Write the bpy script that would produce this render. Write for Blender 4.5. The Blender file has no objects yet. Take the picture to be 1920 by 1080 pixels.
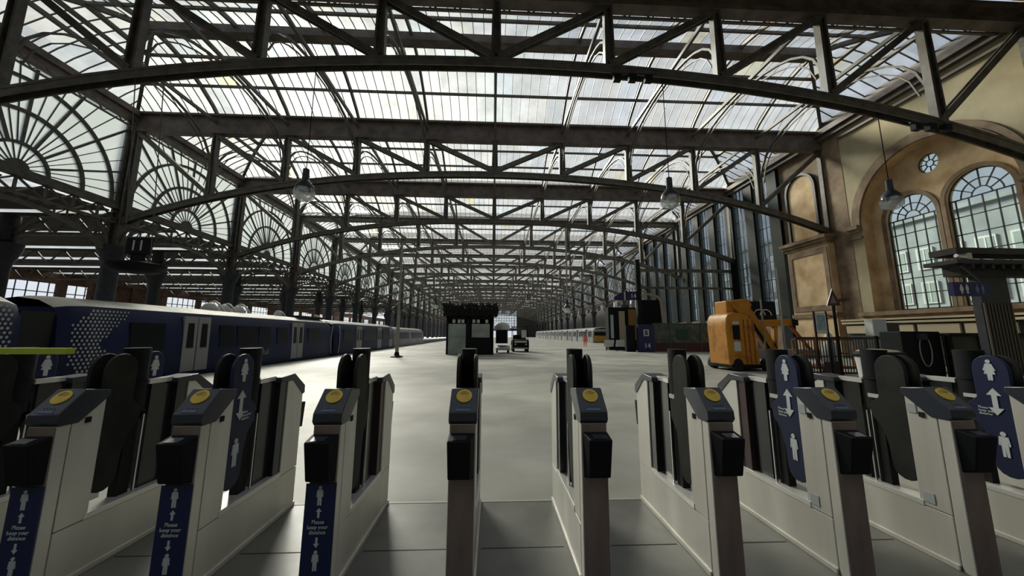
import bpy, math, random
from mathutils import Vector, Matrix
from mathutils.geometry import tessellate_polygon
random.seed(7)
sc = bpy.context.scene
col = sc.collection

# ------------------------------------------------------------------ camera, world, sun, exposure
EYE = 1.55
FPX, CX, CY = 700.0, 958.0, 515.0
PITCH = math.atan((627 - CY) / FPX); YAW = 0.047; ROLL = 0.0042
Fw = Vector((math.sin(YAW)*math.cos(PITCH), math.cos(YAW)*math.cos(PITCH), math.sin(PITCH)))
Rt = Vector((math.cos(YAW), -math.sin(YAW), 0)); Up = Rt.cross(Fw)
R2 = Rt*math.cos(ROLL) + Up*math.sin(ROLL); U2 = Up*math.cos(ROLL) - Rt*math.sin(ROLL)
cam_d = bpy.data.cameras.new('camera'); cam = bpy.data.objects.new('camera', cam_d); col.objects.link(cam)
cam_d.sensor_width = 36; cam_d.lens = 36*FPX/1920
cam_d.shift_x = (960 - CX)/1920; cam_d.shift_y = (CY - 540)/1920
cam_d.clip_start = 0.05; cam_d.clip_end = 2000
M = Matrix((R2, U2, -Fw)).transposed().to_4x4(); M.translation = Vector((0, 0, EYE))
cam.matrix_world = M
sc.camera = cam

SUN_DIR = (Fw + R2*(620-CX)/FPX - U2*(205-CY)/FPX).normalized()
w = bpy.data.worlds.new('sky'); sc.world = w; w.use_nodes = True
nt = w.node_tree; N = nt.nodes; L = nt.links; N.clear()
out = N.new('ShaderNodeOutputWorld'); bg = N.new('ShaderNodeBackground')
tc = N.new('ShaderNodeTexCoord'); dt = N.new('ShaderNodeVectorMath'); dt.operation = 'DOT_PRODUCT'
dt.inputs[1].default_value = SUN_DIR
L.new(tc.outputs['Generated'], dt.inputs[0])
rp = N.new('ShaderNodeValToRGB'); cr = rp.color_ramp
mr = N.new('ShaderNodeMapRange'); mr.inputs[1].default_value = -1; mr.inputs[2].default_value = 1
L.new(dt.outputs['Value'], mr.inputs[0]); L.new(mr.outputs[0], rp.inputs[0])
cr.elements[0].position = 0.0; cr.elements[0].color = (.26, .29, .34, 1)
cr.elements[1].position = 1.0; cr.elements[1].color = (1.0, .96, .88, 1)
for p, c in ((.60, (.26, .29, .34, 1)), (.80, (.31, .34, .38, 1)), (.90, (.30, .32, .36, 1)), (.965, (.44, .46, .45, 1)), (.990, (.70, .69, .62, 1))):
    e = cr.elements.new(p); e.color = c
nz = N.new('ShaderNodeTexNoise'); nz.inputs['Scale'].default_value = 3.0; nz.inputs['Detail'].default_value = 3
L.new(tc.outputs['Generated'], nz.inputs['Vector'])
m2 = N.new('ShaderNodeMapRange'); m2.inputs[3].default_value = .75; m2.inputs[4].default_value = 1.25
L.new(nz.outputs[0], m2.inputs[0])
mx = N.new('ShaderNodeVectorMath'); mx.operation = 'SCALE'
L.new(rp.outputs[0], mx.inputs[0]); L.new(m2.outputs[0], mx.inputs[3])
L.new(mx.outputs[0], bg.inputs[0]); bg.inputs[1].default_value = 1.95
L.new(bg.outputs[0], out.inputs[0])
sd = bpy.data.lights.new('sun', 'SUN'); so = bpy.data.objects.new('sun', sd); col.objects.link(so)
sd.energy = 13.0; sd.angle = math.radians(16); sd.color = (1.0, .94, .82)
so.rotation_euler = SUN_DIR.to_track_quat('Z', 'Y').to_euler(); so.location = (-20, 60, 60)

sc.view_settings.view_transform = 'Standard'; sc.view_settings.look = 'None'
sc.view_settings.gamma = 1; sc.view_settings.exposure = 0.12
sc.view_settings.use_curve_mapping = False
sc.cycles.use_denoising = True
sc.cycles.max_bounces = 6; sc.cycles.diffuse_bounces = 3; sc.cycles.glossy_bounces = 3
sc.cycles.transmission_bounces = 4; sc.cycles.transparent_max_bounces = 12
sc.cycles.caustics_reflective = False; sc.cycles.caustics_refractive = False

# ------------------------------------------------------------------ materials
def mat(name, c, rough=.6, metal=0., var=0., scale=4., bump=0., c2=None, stretch=None, spec=.5, emis=None, nlo=.35, nhi=.7):
    m = bpy.data.materials.new(name); m.use_nodes = True
    t = m.node_tree; b = t.nodes['Principled BSDF']
    b.inputs['Roughness'].default_value = rough; b.inputs['Metallic'].default_value = metal
    b.inputs['Specular IOR Level'].default_value = spec
    b.inputs['Base Color'].default_value = (*c, 1)
    if emis:
        b.inputs['Emission Color'].default_value = (*emis[0], 1); b.inputs['Emission Strength'].default_value = emis[1]
    if var or c2 or bump:
        g = t.nodes.new('ShaderNodeTexCoord'); n = t.nodes.new('ShaderNodeTexNoise')
        n.inputs['Scale'].default_value = scale; n.inputs['Detail'].default_value = 5
        src = g.outputs['Object']
        if stretch:
            mp = t.nodes.new('ShaderNodeMapping'); mp.inputs['Scale'].default_value = stretch
            t.links.new(src, mp.inputs[0]); src = mp.outputs[0]
        t.links.new(src, n.inputs['Vector'])
        r = t.nodes.new('ShaderNodeValToRGB'); r.color_ramp.elements[0].position = nlo; r.color_ramp.elements[1].position = nhi
        a = c2 if c2 else tuple(x*(1-var) for x in c)
        r.color_ramp.elements[0].color = (*a, 1)
        r.color_ramp.elements[1].color = (*(c if c2 else tuple(min(1, x*(1+var)) for x in c)), 1)
        t.links.new(n.outputs[0], r.inputs[0]); t.links.new(r.outputs[0], b.inputs['Base Color'])
        if bump:
            bp = t.nodes.new('ShaderNodeBump'); bp.inputs['Strength'].default_value = bump; bp.inputs['Distance'].default_value = .02
            t.links.new(n.outputs[0], bp.inputs['Height']); t.links.new(bp.outputs[0], b.inputs['Normal'])
    return m

def glassmat(name, tint, trans, frost, scale=.5, dirt=.35, gloss=.06, panes=None):
    """thin pane: see-through + frosted translucency + a little mirror, streaked with dirt"""
    m = bpy.data.materials.new(name); m.use_nodes = True; t = m.node_tree; t.nodes.clear()
    o = t.nodes.new('ShaderNodeOutputMaterial')
    g = t.nodes.new('ShaderNodeTexCoord'); n = t.nodes.new('ShaderNodeTexNoise'); n.inputs['Scale'].default_value = scale; n.inputs['Detail'].default_value = 6
    t.links.new(g.outputs['Object'], n.inputs['Vector'])
    r = t.nodes.new('ShaderNodeMapRange'); r.inputs[1].default_value = .3; r.inputs[2].default_value = .7
    r.inputs[3].default_value = 1-dirt; r.inputs[4].default_value = 1.0
    t.links.new(n.outputs[0], r.inputs[0])
    sc_ = t.nodes.new('ShaderNodeVectorMath'); sc_.operation = 'SCALE'; sc_.inputs[0].default_value = tuple(x*trans for x in tint)
    t.links.new(r.outputs[0], sc_.inputs[3])
    if panes:      # every pane has weathered differently: clear, grey, a few stained yellow or blue
        dv = t.nodes.new('ShaderNodeVectorMath'); dv.operation = 'DIVIDE'; dv.inputs[1].default_value = panes
        oi = t.nodes.new('ShaderNodeObjectInfo'); ad = t.nodes.new('ShaderNodeVectorMath'); ad.operation = 'ADD'
        fl = t.nodes.new('ShaderNodeVectorMath'); fl.operation = 'FLOOR'; wn = t.nodes.new('ShaderNodeTexWhiteNoise'); wn.noise_dimensions = '3D'
        t.links.new(g.outputs['Object'], dv.inputs[0]); t.links.new(dv.outputs[0], fl.inputs[0]); t.links.new(oi.outputs['Location'], ad.inputs[0]); t.links.new(fl.outputs[0], ad.inputs[1]); t.links.new(ad.outputs[0], wn.inputs[0])
        pr = t.nodes.new('ShaderNodeValToRGB'); pr.color_ramp.interpolation = 'CONSTANT'; el = pr.color_ramp.elements
        el[0].position = 0; el[0].color = (1, 1, 1, 1); el[1].position = .97; el[1].color = (.95, .85, .55, 1)
        for p_, c_ in ((.3, (.88, .92, .90, 1)), (.55, (.78, .80, .80, 1)), (.72, (.94, .92, .84, 1)), (.85, (.66, .72, .76, 1)), (.92, (.86, .94, 1, 1))): e_ = el.new(p_); e_.color = c_
        t.links.new(wn.outputs['Value'], pr.inputs[0]); mu = t.nodes.new('ShaderNodeVectorMath'); mu.operation = 'MULTIPLY'
        t.links.new(sc_.outputs[0], mu.inputs[0]); t.links.new(pr.outputs[0], mu.inputs[1]); sc_ = mu
    tr = t.nodes.new('ShaderNodeBsdfTransparent'); t.links.new(sc_.outputs[0], tr.inputs[0])
    tl = t.nodes.new('ShaderNodeBsdfTranslucent'); tl.inputs[0].default_value = (*tint, 1)
    gl = t.nodes.new('ShaderNodeBsdfGlossy'); gl.inputs[1].default_value = .1
    a = t.nodes.new('ShaderNodeMixShader'); a.inputs[0].default_value = frost
    b = t.nodes.new('ShaderNodeMixShader'); b.inputs[0].default_value = gloss
    t.links.new(tr.outputs[0], a.inputs[1]); t.links.new(tl.outputs[0], a.inputs[2])
    t.links.new(a.outputs[0], b.inputs[1]); t.links.new(gl.outputs[0], b.inputs[2])
    t.links.new(b.outputs[0], o.inputs[0]); return m

IRON = mat('painted_iron', (.098, .090, .075), .55, var=.35, scale=2.5)
IRON_RED = mat('box_girder_paint', (.105, .084, .072), .6, var=.4, scale=1.5)
IRON_HAZE = mat('hazed_iron', (.17, .16, .135), .6, var=.3, scale=2.5)  # paler copy of the iron, distance haze put into the colour
IRON_DK = mat('dark_iron', (.022, .026, .034), .5, var=.3, scale=3)
IRON_LT = mat('pale_conduit', (.30, .29, .25), .5)
ROOFGLASS = glassmat('roof_glass', (.96, .98, .99), .80, .09, .9, .40, panes=(1.242, 1.9, 50.0))
FANGLASS = glassmat('fan_glass', (.88, .96, .92), .42, .24, .3, .30)
DIMGLASS = glassmat('grimy_glass', (.75, .85, .95), .42, .12, .6, .5, .06)
WINGLASS = glassmat('window_glass', (.85, .95, .92), .85, .10, .6, .3, .08)
BOARD = mat('dark_boarding', (.045, .042, .036), .8, var=.3, scale=2)
STONE = mat('sandstone', (.72, .55, .33), .85, scale=.9, c2=(.44, .28, .135), bump=.4, nlo=.3, nhi=.65)
STONE_P = mat('plaster_wall', (.50, .44, .29), .85, scale=.45, c2=(.32, .28, .17), bump=.2)
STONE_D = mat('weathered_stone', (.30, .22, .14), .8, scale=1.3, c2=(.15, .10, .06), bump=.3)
BRICK = mat('brown_brick', (.13, .07, .045), .85, var=.4, scale=3)
FLOOR = mat('terrazzo_floor', (.47, .46, .405), .5, scale=.6, c2=(.30, .295, .255), nlo=.36, nhi=.64, spec=.3)
PLATE = mat('gate_line_plate', (.20, .198, .18), .42, scale=2.2, c2=(.13, .128, .115), spec=.45)
JOINT = mat('floor_joint', (.45, .44, .40), .5)
JOINT_D = mat('dark_joint', (.04, .04, .035), .6)
TRACK = mat('track_ballast', (.035, .033, .03), .9, var=.4, scale=6)
STEEL = mat('brushed_steel', (.82, .80, .72), .34, metal=.2, scale=3, c2=(.62, .60, .53), stretch=(1, 1, .15))
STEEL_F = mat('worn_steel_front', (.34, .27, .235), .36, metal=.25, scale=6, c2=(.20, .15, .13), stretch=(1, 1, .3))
STEEL_LEDGE = mat('bright_steel_ledge', (.80, .79, .74), .25, metal=.3)
BLACK = mat('black_plastic', (.009, .010, .012), .6, spec=.15)
BLACK_R = mat('black_rubber', (.016, .016, .017), .7, spec=.2)
HEAD = mat('charcoal_head', (.034, .040, .052), .34)
PADDLE = mat('olive_paddle', (.020, .021, .017), .6, spec=.2, var=.4, scale=5)
PADDLE_B = mat('blue_paddle', (.013, .019, .060), .5, spec=.3)
BLUE = mat('banner_blue', (.008, .020, .085), .5)
SIGNBLUE = mat('sign_blue', (.010, .014, .085), .4)
WHITE = mat('white_print', (.62, .66, .66), .6)
DIMWHITE = mat('faint_print', (.12, .16, .26), .6)
YELLOW = mat('reader_yellow', (.80, .56, .07), .5, scale=20, c2=(.66, .44, .05))
ORANGE_D = mat('reader_symbol', (.30, .17, .01), .5)
LIME = mat('lime_strip', (.52, .60, .05), .5)
MAROON = mat('maroon_panel', (.050, .022, .022), .4)
SMOKE = mat('smoked_panel', (.018, .020, .020), .2)
CHROME = mat('chrome_edge', (.6, .6, .6), .25, metal=.9)
TRAIN = mat('train_navy', (.008, .015, .060), .45, spec=.25, var=.2, scale=.5)
TRAIN_ROOF = mat('train_roof_grey', (.27, .26, .21), .6, var=.3, scale=1)
TRAIN_DK = mat('train_underframe', (.010, .010, .011), .7)
TRAIN_DOOR = mat('train_door_grey', (.30, .31, .30), .4)
TRAIN_WIN = mat('train_window', (.008, .010, .014), .3, spec=.25)
TRAIN_GREY = mat('train_silver', (.30, .30, .29), .4, var=.3, scale=1)
DOT = mat('dotted_livery', (.42, .44, .42), .5)
TYEL = mat('cab_yellow', (.55, .27, .02), .5)
LIFT = mat('lift_orange', (.56, .24, .018), .5, scale=2.5, c2=(.34, .12, .01), nlo=.32, nhi=.5)
RUST = mat('rusty_orange', (.32, .10, .025), .6, var=.4, scale=5)
GREEN_DK = mat('dark_green_iron', (.006, .012, .010), .6, spec=.2, var=.3, scale=2)
GREEN_G = mat('green_grey_frame', (.06, .085, .078), .5)
FACADE = mat('far_facade', (.33, .37, .37), .8, scale=.5, c2=(.23, .27, .28))
FACADE_D = mat('grey_facade', (.13, .15, .17), .8, scale=.5, c2=(.08, .09, .11))
PANE_L = mat('street_window', (.30, .38, .36), .3)
FACADE_R = mat('red_facade', (.30, .12, .08), .8, scale=.6, c2=(.2, .09, .06))
CREAM = mat('cream_paint', (.50, .42, .28), .6)
PAPER = mat('white_panel', (.60, .61, .58), .6)
TEAL = mat('poster_teal', (.10, .25, .27), .5, scale=8, c2=(.35, .45, .45))
FOLIAGE = mat('black_fringe', (.012, .016, .013), .8, var=.5, scale=8)
KGLASS = mat('kiosk_frosted_glass', (.42, .48, .44), .3, scale=1.2, c2=(.24, .29, .27))
SKIN = mat('skin', (.45, .27, .19), .6)
HIVIS = mat('hi_vis_orange', (.85, .13, .07), .6)
CLOTH = mat('white_cloth', (.62, .62, .58), .85, var=.15, scale=6)
LAMPGLASS = glassmat('lamp_glass', (.95, 1, 1), .75, .25, 3, .2, .15)
SEAT = mat('perforated_seat', (.50, .50, .42), .45, metal=.3)
BLIND = mat('blind_white', (.55, .60, .58), .6)

# ------------------------------------------------------------------ mesh builder
class MB:
    def __init__(s): s.v = []; s.f = []; s.m = []
    def add(s, vs, fs, mi=0):
        o = len(s.v); s.v += [tuple(p) for p in vs]; s.f += [[i+o for i in f] for f in fs]; s.m += [mi]*len(fs); return s
    def box(s, a, b, mi=0):
        x0, y0, z0 = a; x1, y1, z1 = b
        vs = [(x, y, z) for z in (z0, z1) for x, y in ((x0, y0), (x1, y0), (x1, y1), (x0, y1))]
        return s.add(vs, [[0,3,2,1],[4,5,6,7],[0,1,5,4],[1,2,6,5],[2,3,7,6],[3,0,4,7]], mi)
    def bar(s, p, q, w, h=None, up=(0, 0, 1), mi=0, caps=True):
        h = h or w; p = Vector(p); q = Vector(q); d = (q-p)
        if d.length < 1e-6: return s
        d.normalize(); u = Vector(up)
        if abs(d.dot(u)) > .97: u = Vector((0, 1, 0)) if abs(d.y) < .9 else Vector((1, 0, 0))
        a = d.cross(u).normalized()*w/2; b = a.cross(d).normalized()*h/2
        vs = [p-a-b, p+a-b, p+a+b, p-a+b, q-a-b, q+a-b, q+a+b, q-a+b]
        fs = [[0,1,5,4],[1,2,6,5],[2,3,7,6],[3,0,4,7]]
        if caps: fs += [[3,2,1,0],[4,5,6,7]]
        return s.add(vs, fs, mi)
    def path(s, pts, w, h=None, up=(0,0,1), mi=0):
        for p, q in zip(pts[:-1], pts[1:]): s.bar(p, q, w, h, up, mi)
        return s
    def tube(s, pts, r, n=8, mi=0, caps=True):
        pts = [Vector(p) for p in pts]; rs = r if isinstance(r, (list, tuple)) else [r]*len(pts)
        vs = []; fs = []; pa = None
        for i, p in enumerate(pts):
            d = (pts[min(i+1, len(pts)-1)] - pts[max(i-1, 0)]).normalized()
            if pa is None: u = Vector((0, 0, 1)) if abs(d.z) < .9 else Vector((1, 0, 0))
            else: u = pa
            a = (u - d*u.dot(d)).normalized(); b = d.cross(a); pa = a
            for k in range(n):
                t = 2*math.pi*k/n; vs.append(p + (a*math.cos(t) + b*math.sin(t))*rs[i])
        for i in range(len(pts)-1):
            for k in range(n): fs.append([i*n+k, i*n+(k+1) % n, (i+1)*n+(k+1) % n, (i+1)*n+k])
        if caps: fs += [list(range(n))[::-1], [(len(pts)-1)*n+k for k in range(n)]]
        return s.add(vs, fs, mi)
    def prism(s, poly, axis, a, b, mi=0):
        """poly: 2D outline in the two other axes, extruded a..b along axis"""
        n = len(poly)
        def P(u, v, t): return {'x': (t, u, v), 'y': (u, t, v), 'z': (u, v, t)}[axis]
        vs = [P(u, v, a) for u, v in poly] + [P(u, v, b) for u, v in poly]
        fs = [list(range(n))[::-1], [n+i for i in range(n)]] + [[i, (i+1) % n, n+(i+1) % n, n+i] for i in range(n)]
        return s.add(vs, fs, mi)
    def lathe(s, prof, c=(0, 0, 0), n=20, mi=0):
        cx, cy, cz = c; vs = []; fs = []
        for r, z in prof:
            for k in range(n):
                t = 2*math.pi*k/n; vs.append((cx+r*math.cos(t), cy+r*math.sin(t), cz+z))
        for i in range(len(prof)-1):
            for k in range(n): fs.append([i*n+k, i*n+(k+1) % n, (i+1)*n+(k+1) % n, (i+1)*n+k])
        fs += [list(range(n))[::-1], [(len(prof)-1)*n+k for k in range(n)]]
        return s.add(vs, fs, mi)
    def build(s, name, mats, parent=None, smooth=False, bevel=0):
        me = bpy.data.meshes.new(name); me.from_pydata(s.v, [], s.f)
        if not isinstance(mats, (list, tuple)): mats = [mats]
        for m in mats: me.materials.append(m)
        me.polygons.foreach_set('material_index', s.m); me.update()
        if smooth:
            me.polygons.foreach_set('use_smooth', [True]*len(me.polygons)); me.set_sharp_from_angle(angle=math.radians(35))
        o = bpy.data.objects.new(name, me); col.objects.link(o)
        if parent: o.parent = parent; o.matrix_parent_inverse = Matrix.Identity(4)
        if bevel:
            b = o.modifiers.new('bevel', 'BEVEL'); b.width = bevel; b.segments = 2; b.limit_method = 'ANGLE'
        return o

def holed(mb, loops, plane_x, mi=0, flip=False):
    """flat wall in the plane x = plane_x, loops[0] outline, others holes, in (y, z)"""
    pts = [[Vector((u, v, 0)) for u, v in lp] for lp in loops]
    tri = tessellate_polygon(pts); flat = [p for lp in loops for p in lp]
    vs = [(plane_x, u, v) for u, v in flat]
    return mb.add(vs, [list(t) for t in tri], mi)
def reveal(mb, loop, x0, x1, mi=0):
    n = len(loop); vs = [(x0, u, v) for u, v in loop] + [(x1, u, v) for u, v in loop]
    return mb.add(vs, [[i, (i+1) % n, n+(i+1) % n, n+i] for i in range(n)], mi)
def arch_loop(c, r, z0, zs, n=20):
    return [(c-r, z0), (c+r, z0)] + [(c+r*math.cos(math.pi*i/n), zs+r*math.sin(math.pi*i/n)) for i in range(n+1)]
def thing(name, label=None, cat=None, loc=(0, 0, 0), rz=0, group=None, kind=None):
    o = bpy.data.objects.new(name, None); col.objects.link(o); o.location = loc; o.rotation_euler = (0, 0, rz)
    o.empty_display_size = .2
    tag(o, label, cat, group, kind); return o
def tag(o, label=None, cat=None, group=None, kind=None):
    if label: o['label'] = label
    if cat: o['category'] = cat
    if group: o['group'] = group
    if kind: o['kind'] = kind
    return o
def kids(o): return [c for c in bpy.data.objects if c.parent == o]
def copy_tree(o, parent=None):
    c = o.copy(); col.objects.link(c); c.parent = parent
    for k in kids(o): copy_tree(k, c)
    return c
def text_mesh(s, size, name, m, parent=None, align='CENTER', space=1.0, bold=0.0):
    cu = bpy.data.curves.new('t', 'FONT'); cu.body = s; cu.size = size; cu.align_x = align; cu.align_y = 'CENTER'
    cu.extrude = .002; cu.offset = bold; cu.space_line = space; cu.resolution_u = 3
    o = bpy.data.objects.new('t', cu); col.objects.link(o)
    dg = bpy.context.evaluated_depsgraph_get(); me = bpy.data.meshes.new_from_object(o.evaluated_get(dg))
    bpy.data.objects.remove(o); me.name = name; me.materials.clear(); me.materials.append(m)
    r = bpy.data.objects.new(name, me); col.objects.link(r)
    if parent: r.parent = parent
    return r
def face_cam(o, x, y, z, tilt=0, rz=0):   # text lying in XY turned upright, facing -Y
    o.rotation_euler = (math.radians(90)+tilt, 0, rz); o.location = (x, y, z); return o

# ------------------------------------------------------------------ floor and ground
mb = MB().box((-11.4, -12, -.6), (60, 3.79, -.004)).box((-11.4, 3.82, -.6), (60, 240, 0))
mb.build('floor', FLOOR)['kind'] = 'structure'
mb = MB().box((-11.2, -1, -.003), (15, 3.79, 0.0))
mb.build('floor', PLATE)['kind'] = 'structure'
mb = MB().box((-11.3, 3.79, -.05), (20, 3.82, .003)); mb.build('trim_1', JOINT)['kind'] = 'structure'
mb = MB()
for k in range(-5, 8):
    xc = -.187 + .855*k
    mb.box((xc+.12, 3.02, -.0), (xc+.73, 3.03, .002))
mb.build('trim_2', JOINT_D)['kind'] = 'structure'
mb = MB().box((-11.4, -12, -1.0), (-11.15, 240, .0)); mb.build('trim_3', JOINT_D)['kind'] = 'structure'
mb = MB().box((-17.4, -12, -1.6), (-11.35, 240, -1.1)); mb.build('ground', TRACK)['kind'] = 'structure'
mb = MB().box((-62, -12, -1.5), (-17.4, 240, 0)); mb.build('floor', FLOOR)['kind'] = 'structure'
mb = MB().box((-400, -60, -2.2), (400, 600, -1.7)); mb.build('ground', TRACK)['kind'] = 'structure'

# ------------------------------------------------------------------ roof
XL, XR = -25.6, 25.4
D0, BAY, NB = 3.2, 11.3, 19
PAN = 4.97
PX = [PAN*(k-5) for k in range(11)]; PX[0] = XL+.35; PX[10] = XR-.35
def zc(x): return 13.15 - .0046*x*x - 2.6e-6*x**4
ZT0, ZT1 = 15.55, 16.95      # top chord (box girder)
def prof(s):
    t = max(0, min(1, s/(BAY/2))); return 17.0 + 2.1*math.sin(math.pi/2*t)**.85

def make_bay(root, far=False):
    """one hipped glazed bay, origin at the near truss line"""
    h = BAY/2; S = [0, .7, 1.9, 3.0, 3.8, 4.7, h]
    g = MB(); off = .06
    def P(x, y, s, o=0): return (x, y, prof(s)+o)
    for a, b in zip(S[:-1], S[1:]):
        g.add([P(XL+a, a, a, off), P(XR-a, a, a, off), P(XR-b, b, b, off), P(XL+b, b, b, off)], [[0,1,2,3]])
        g.add([P(XL+a, BAY-a, a, off), P(XR-a, BAY-a, a, off), P(XR-b, BAY-b, b, off), P(XL+b, BAY-b, b, off)], [[3,2,1,0]])
        g.add([P(XL+a, a, a, off), P(XL+b, b, b, off), P(XL+b, BAY-b, b, off), P(XL+a, BAY-a, a, off)], [[0,1,2,3]])
        g.add([P(XR-a, a, a, off), P(XR-b, b, b, off), P(XR-b, BAY-b, b, off), P(XR-a, BAY-a, a, off)], [[3,2,1,0]])
    g.build('roof_glazing', ROOFGLASS, root)
    bars = MB(); n = int((XR-XL)/.621)
    for i in range(1, n):
        x = XL + (XR-XL)*i/n; lim = min(h, x-XL, XR-x)
        ss = [s for s in S if s < lim-.05] + [lim]
        for a, b in zip(ss[:-1], ss[1:]):
            bars.bar(P(x, a, a), P(x, b, b), .035, .06, caps=False); bars.bar(P(x, BAY-a, a), P(x, BAY-b, b), .035, .06, caps=False)
    m = int(BAY/.8)
    for i in range(1, m):
        y = BAY*i/m; lim = min(h, y, BAY-y); ss = [s for s in S if s < lim-.05] + [lim]
        for a, b in zip(ss[:-1], ss[1:]):
            bars.bar(P(XL+a, y, a), P(XL+b, y, b), .05, .07, caps=False); bars.bar(P(XR-a, y, a), P(XR-b, y, b), .05, .07, caps=False)
    bars.build('glazing_bars', IRON, root)
    r = MB(); rw, rh = (.07, .10) if far else (.14, .26)
    for x in PX[1:-1]:
        lim = min(h, x-XL, XR-x); ss = [s for s in S if s < lim-.05] + [lim]
        for a, b in zip(ss[:-1], ss[1:]):
            r.bar(P(x, a, a, -.16), P(x, b, b, -.16), rw, rh, caps=False); r.bar(P(x, BAY-a, a, -.16), P(x, BAY-b, b, -.16), rw, rh, caps=False)
    for s_, wd in ((1.9, .12), (3.8, .14)):
        for y in (s_, BAY-s_): r.bar(P(XL+s_, y, s_, -.1), P(XR-s_, y, s_, -.1), wd, .16)
        for x in (XL+s_, XR-s_): r.bar(P(x, s_, s_, -.1), P(x, BAY-s_, s_, -.1), wd+.1, .2)
    for xs, sg in ((XL, 1), (XR, -1)):
        for y0, sy in ((0, 1), (BAY, -1)):
            for a, b in zip(S[:-1], S[1:]): r.bar(P(xs+sg*a, y0+sy*a, a, -.12), P(xs+sg*b, y0+sy*b, b, -.12), .2, .26)
    r.build('roof_rafters', IRON, root)
    q = MB(); rg = (.2, .15) if far else (.5, .25); q.bar((XL+h, h-.35, 18.75), (XR-h, h-.35, 18.75), rg[0], rg[0]); q.bar((XL+h, h+.35, 18.95), (XR-h, h+.35, 18.95), rg[1], rg[1])
    q.build('ridge_girder', IRON_RED, root)
bay0 = thing('ceiling', kind='structure', loc=(0, D0+BAY, 0)); make_bay(bay0)
bay1 = thing('ceiling', kind='structure', loc=(0, D0+BAY*4, 0)); make_bay(bay1, True)
for n in [2, 3]+list(range(5, NB)):
    c = copy_tree(bay0 if n < 4 else bay1); c.location = (0, D0+BAY*n, 0)
# unseen boarded roof, added to dim the ticket line; glazed bay behind
mb = MB().box((-62, 5.5, 17.2), (XR+8, D0+BAY-.3, 17.5)); mb.box((-62, -12, 17.2), (XR+8, -11, 17.5)); mb.build('ceiling', BOARD)['kind'] = 'structure'  # added unseen roof slabs, not part of the glazed ceiling
c = copy_tree(bay0); c.location = (0, D0-BAY+2.3, 0)

def make_truss(root, ZT0=ZT0, last=False, ZT1=ZT1, IRON=IRON, IRON_RED=IRON_RED):
    """origin on the truss line; members around y = 0"""
    t = MB(); t.box((XL, -.30, ZT0), (XR, .30, ZT0+.25)); t.box((XL, -.22, ZT0+.25), (XR, .22, ZT1-.12)); t.box((XL, -.45, ZT1-.12), (XR, .45, ZT1+.02))
    t.build('top_chord', IRON_RED, root)
    b = MB(); xs = [XL+.35 + (XR-XL-.7)*i/40 for i in range(41)]
    pts = [(x, 0, zc(x)) for x in xs]
    b.path(pts, .50, .12, mi=0)
    for sy in (-.19, .19): b.path([(x, sy, z-.16) for x, y, z in pts], .07, .34)
    b.build('bottom_chord', IRON, root)
    for k, x in enumerate(PX):
        z = zc(x); p = MB()
        wd = .44 if 0 < k < 10 else .50
        for sx in (-1, 1):
            p.bar((x+sx*wd*.42, 0, z), (x+sx*wd*.30, 0, ZT0+.1), .09, .34, up=(0, 1, 0))
        hh = ZT0-z; m = max(4, int(hh/.45))
        for j in range(m):
            za, zb = z+hh*j/m, z+hh*(j+1)/m; s = 1 if j % 2 else -1
            p.bar((x-s*wd*.38, .1, za), (x+s*wd*.38, .1, zb), .05, .05)
        p.box((x-wd*.4, -.03, z), (x+wd*.4, .03, ZT0))
        p.build('post', IRON, root)
    for k in range(10):
        x0, x1 = PX[k], PX[k+1]
        if k < 5: a, c = (x1, 0, zc(x1)+.15), (x0, 0, ZT0+.05)
        else: a, c = (x0, 0, zc(x0)+.15), (x1, 0, ZT0+.05)
        d = MB(); 
        for sy in (-.13, .13): d.bar((a[0], sy, a[2]), (c[0], sy, c[2]), .29, .06, up=(0, 1, 0))
        d.build('diagonal_brace', IRON, root)
    if not last:
        for x in PX[1:-1]:   # arched longitudinal rib springing from post to post of the next truss
            r = MB(); z0 = zc(x)+.2; zt = 16.1; pts = []
            for i in range(17):
                a = math.pi*i/16; pts.append((x, BAY/2-(BAY/2-.1)*math.cos(a), z0+(zt-z0)*math.sin(a)**.62))
            r.path(pts, .10, .13, up=(1, 0, 0))
            r.path([(p[0], p[1]*.94+BAY/2*.06, p[2]-.28) for p in pts[1:-1]], .06, .06, up=(1, 0, 0))
            r.bar((x, .2, 16.4), (x, BAY-.2, 16.4), .14, .2)
            r.build('arched_rib', IRON, root)
    l = MB()      # lattice flange carried on the far side of the chord
    zl, zh, yy = (16.35, 16.93, .75) if ZT1 > 16.9 else (16.2, 16.7, .5)
    l.bar((XL+.4, yy, zl), (XR-.4, yy, zl), .14, .08); l.bar((XL+.4, yy, zh), (XR-.4, yy, zh), .14, .08)
    n = 88
    for i in range(n):
        xa = XL+.4+(XR-XL-.8)*i/n; xb = XL+.4+(XR-XL-.8)*(i+1)/n
        l.bar((xa, yy, zl if i % 2 else zh), (xb, yy, zh if i % 2 else zl), .05, .05)
    l.build('lattice_flange', IRON, root)
names = ['nearest', 'second nearest', 'third nearest', 'fourth nearest', 'fifth nearest']
G = 'arched iron trusses spanning the glazed roof'
t0 = thing('roof_truss', 'nearest and largest arched iron truss, crossing the top of the view', 'truss', (0, D0+BAY, 0), 0, G)
make_truss(t0, 16.05)
ORD = ['', 'first', 'second', 'third', 'fourth', 'fifth', 'sixth', 'seventh', 'eighth', 'ninth', 'tenth', 'eleventh', 'twelfth', 'thirteenth', 'fourteenth', 'fifteenth', 'sixteenth', 'seventeenth', 'eighteenth', 'nineteenth', 'twentieth']
t1 = thing('roof_truss', 'second arched grey iron truss from the camera, carrying the glass roof', 'truss', (0, D0+BAY*2, 0), 0, G); make_truss(t1)
t2 = None
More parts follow.
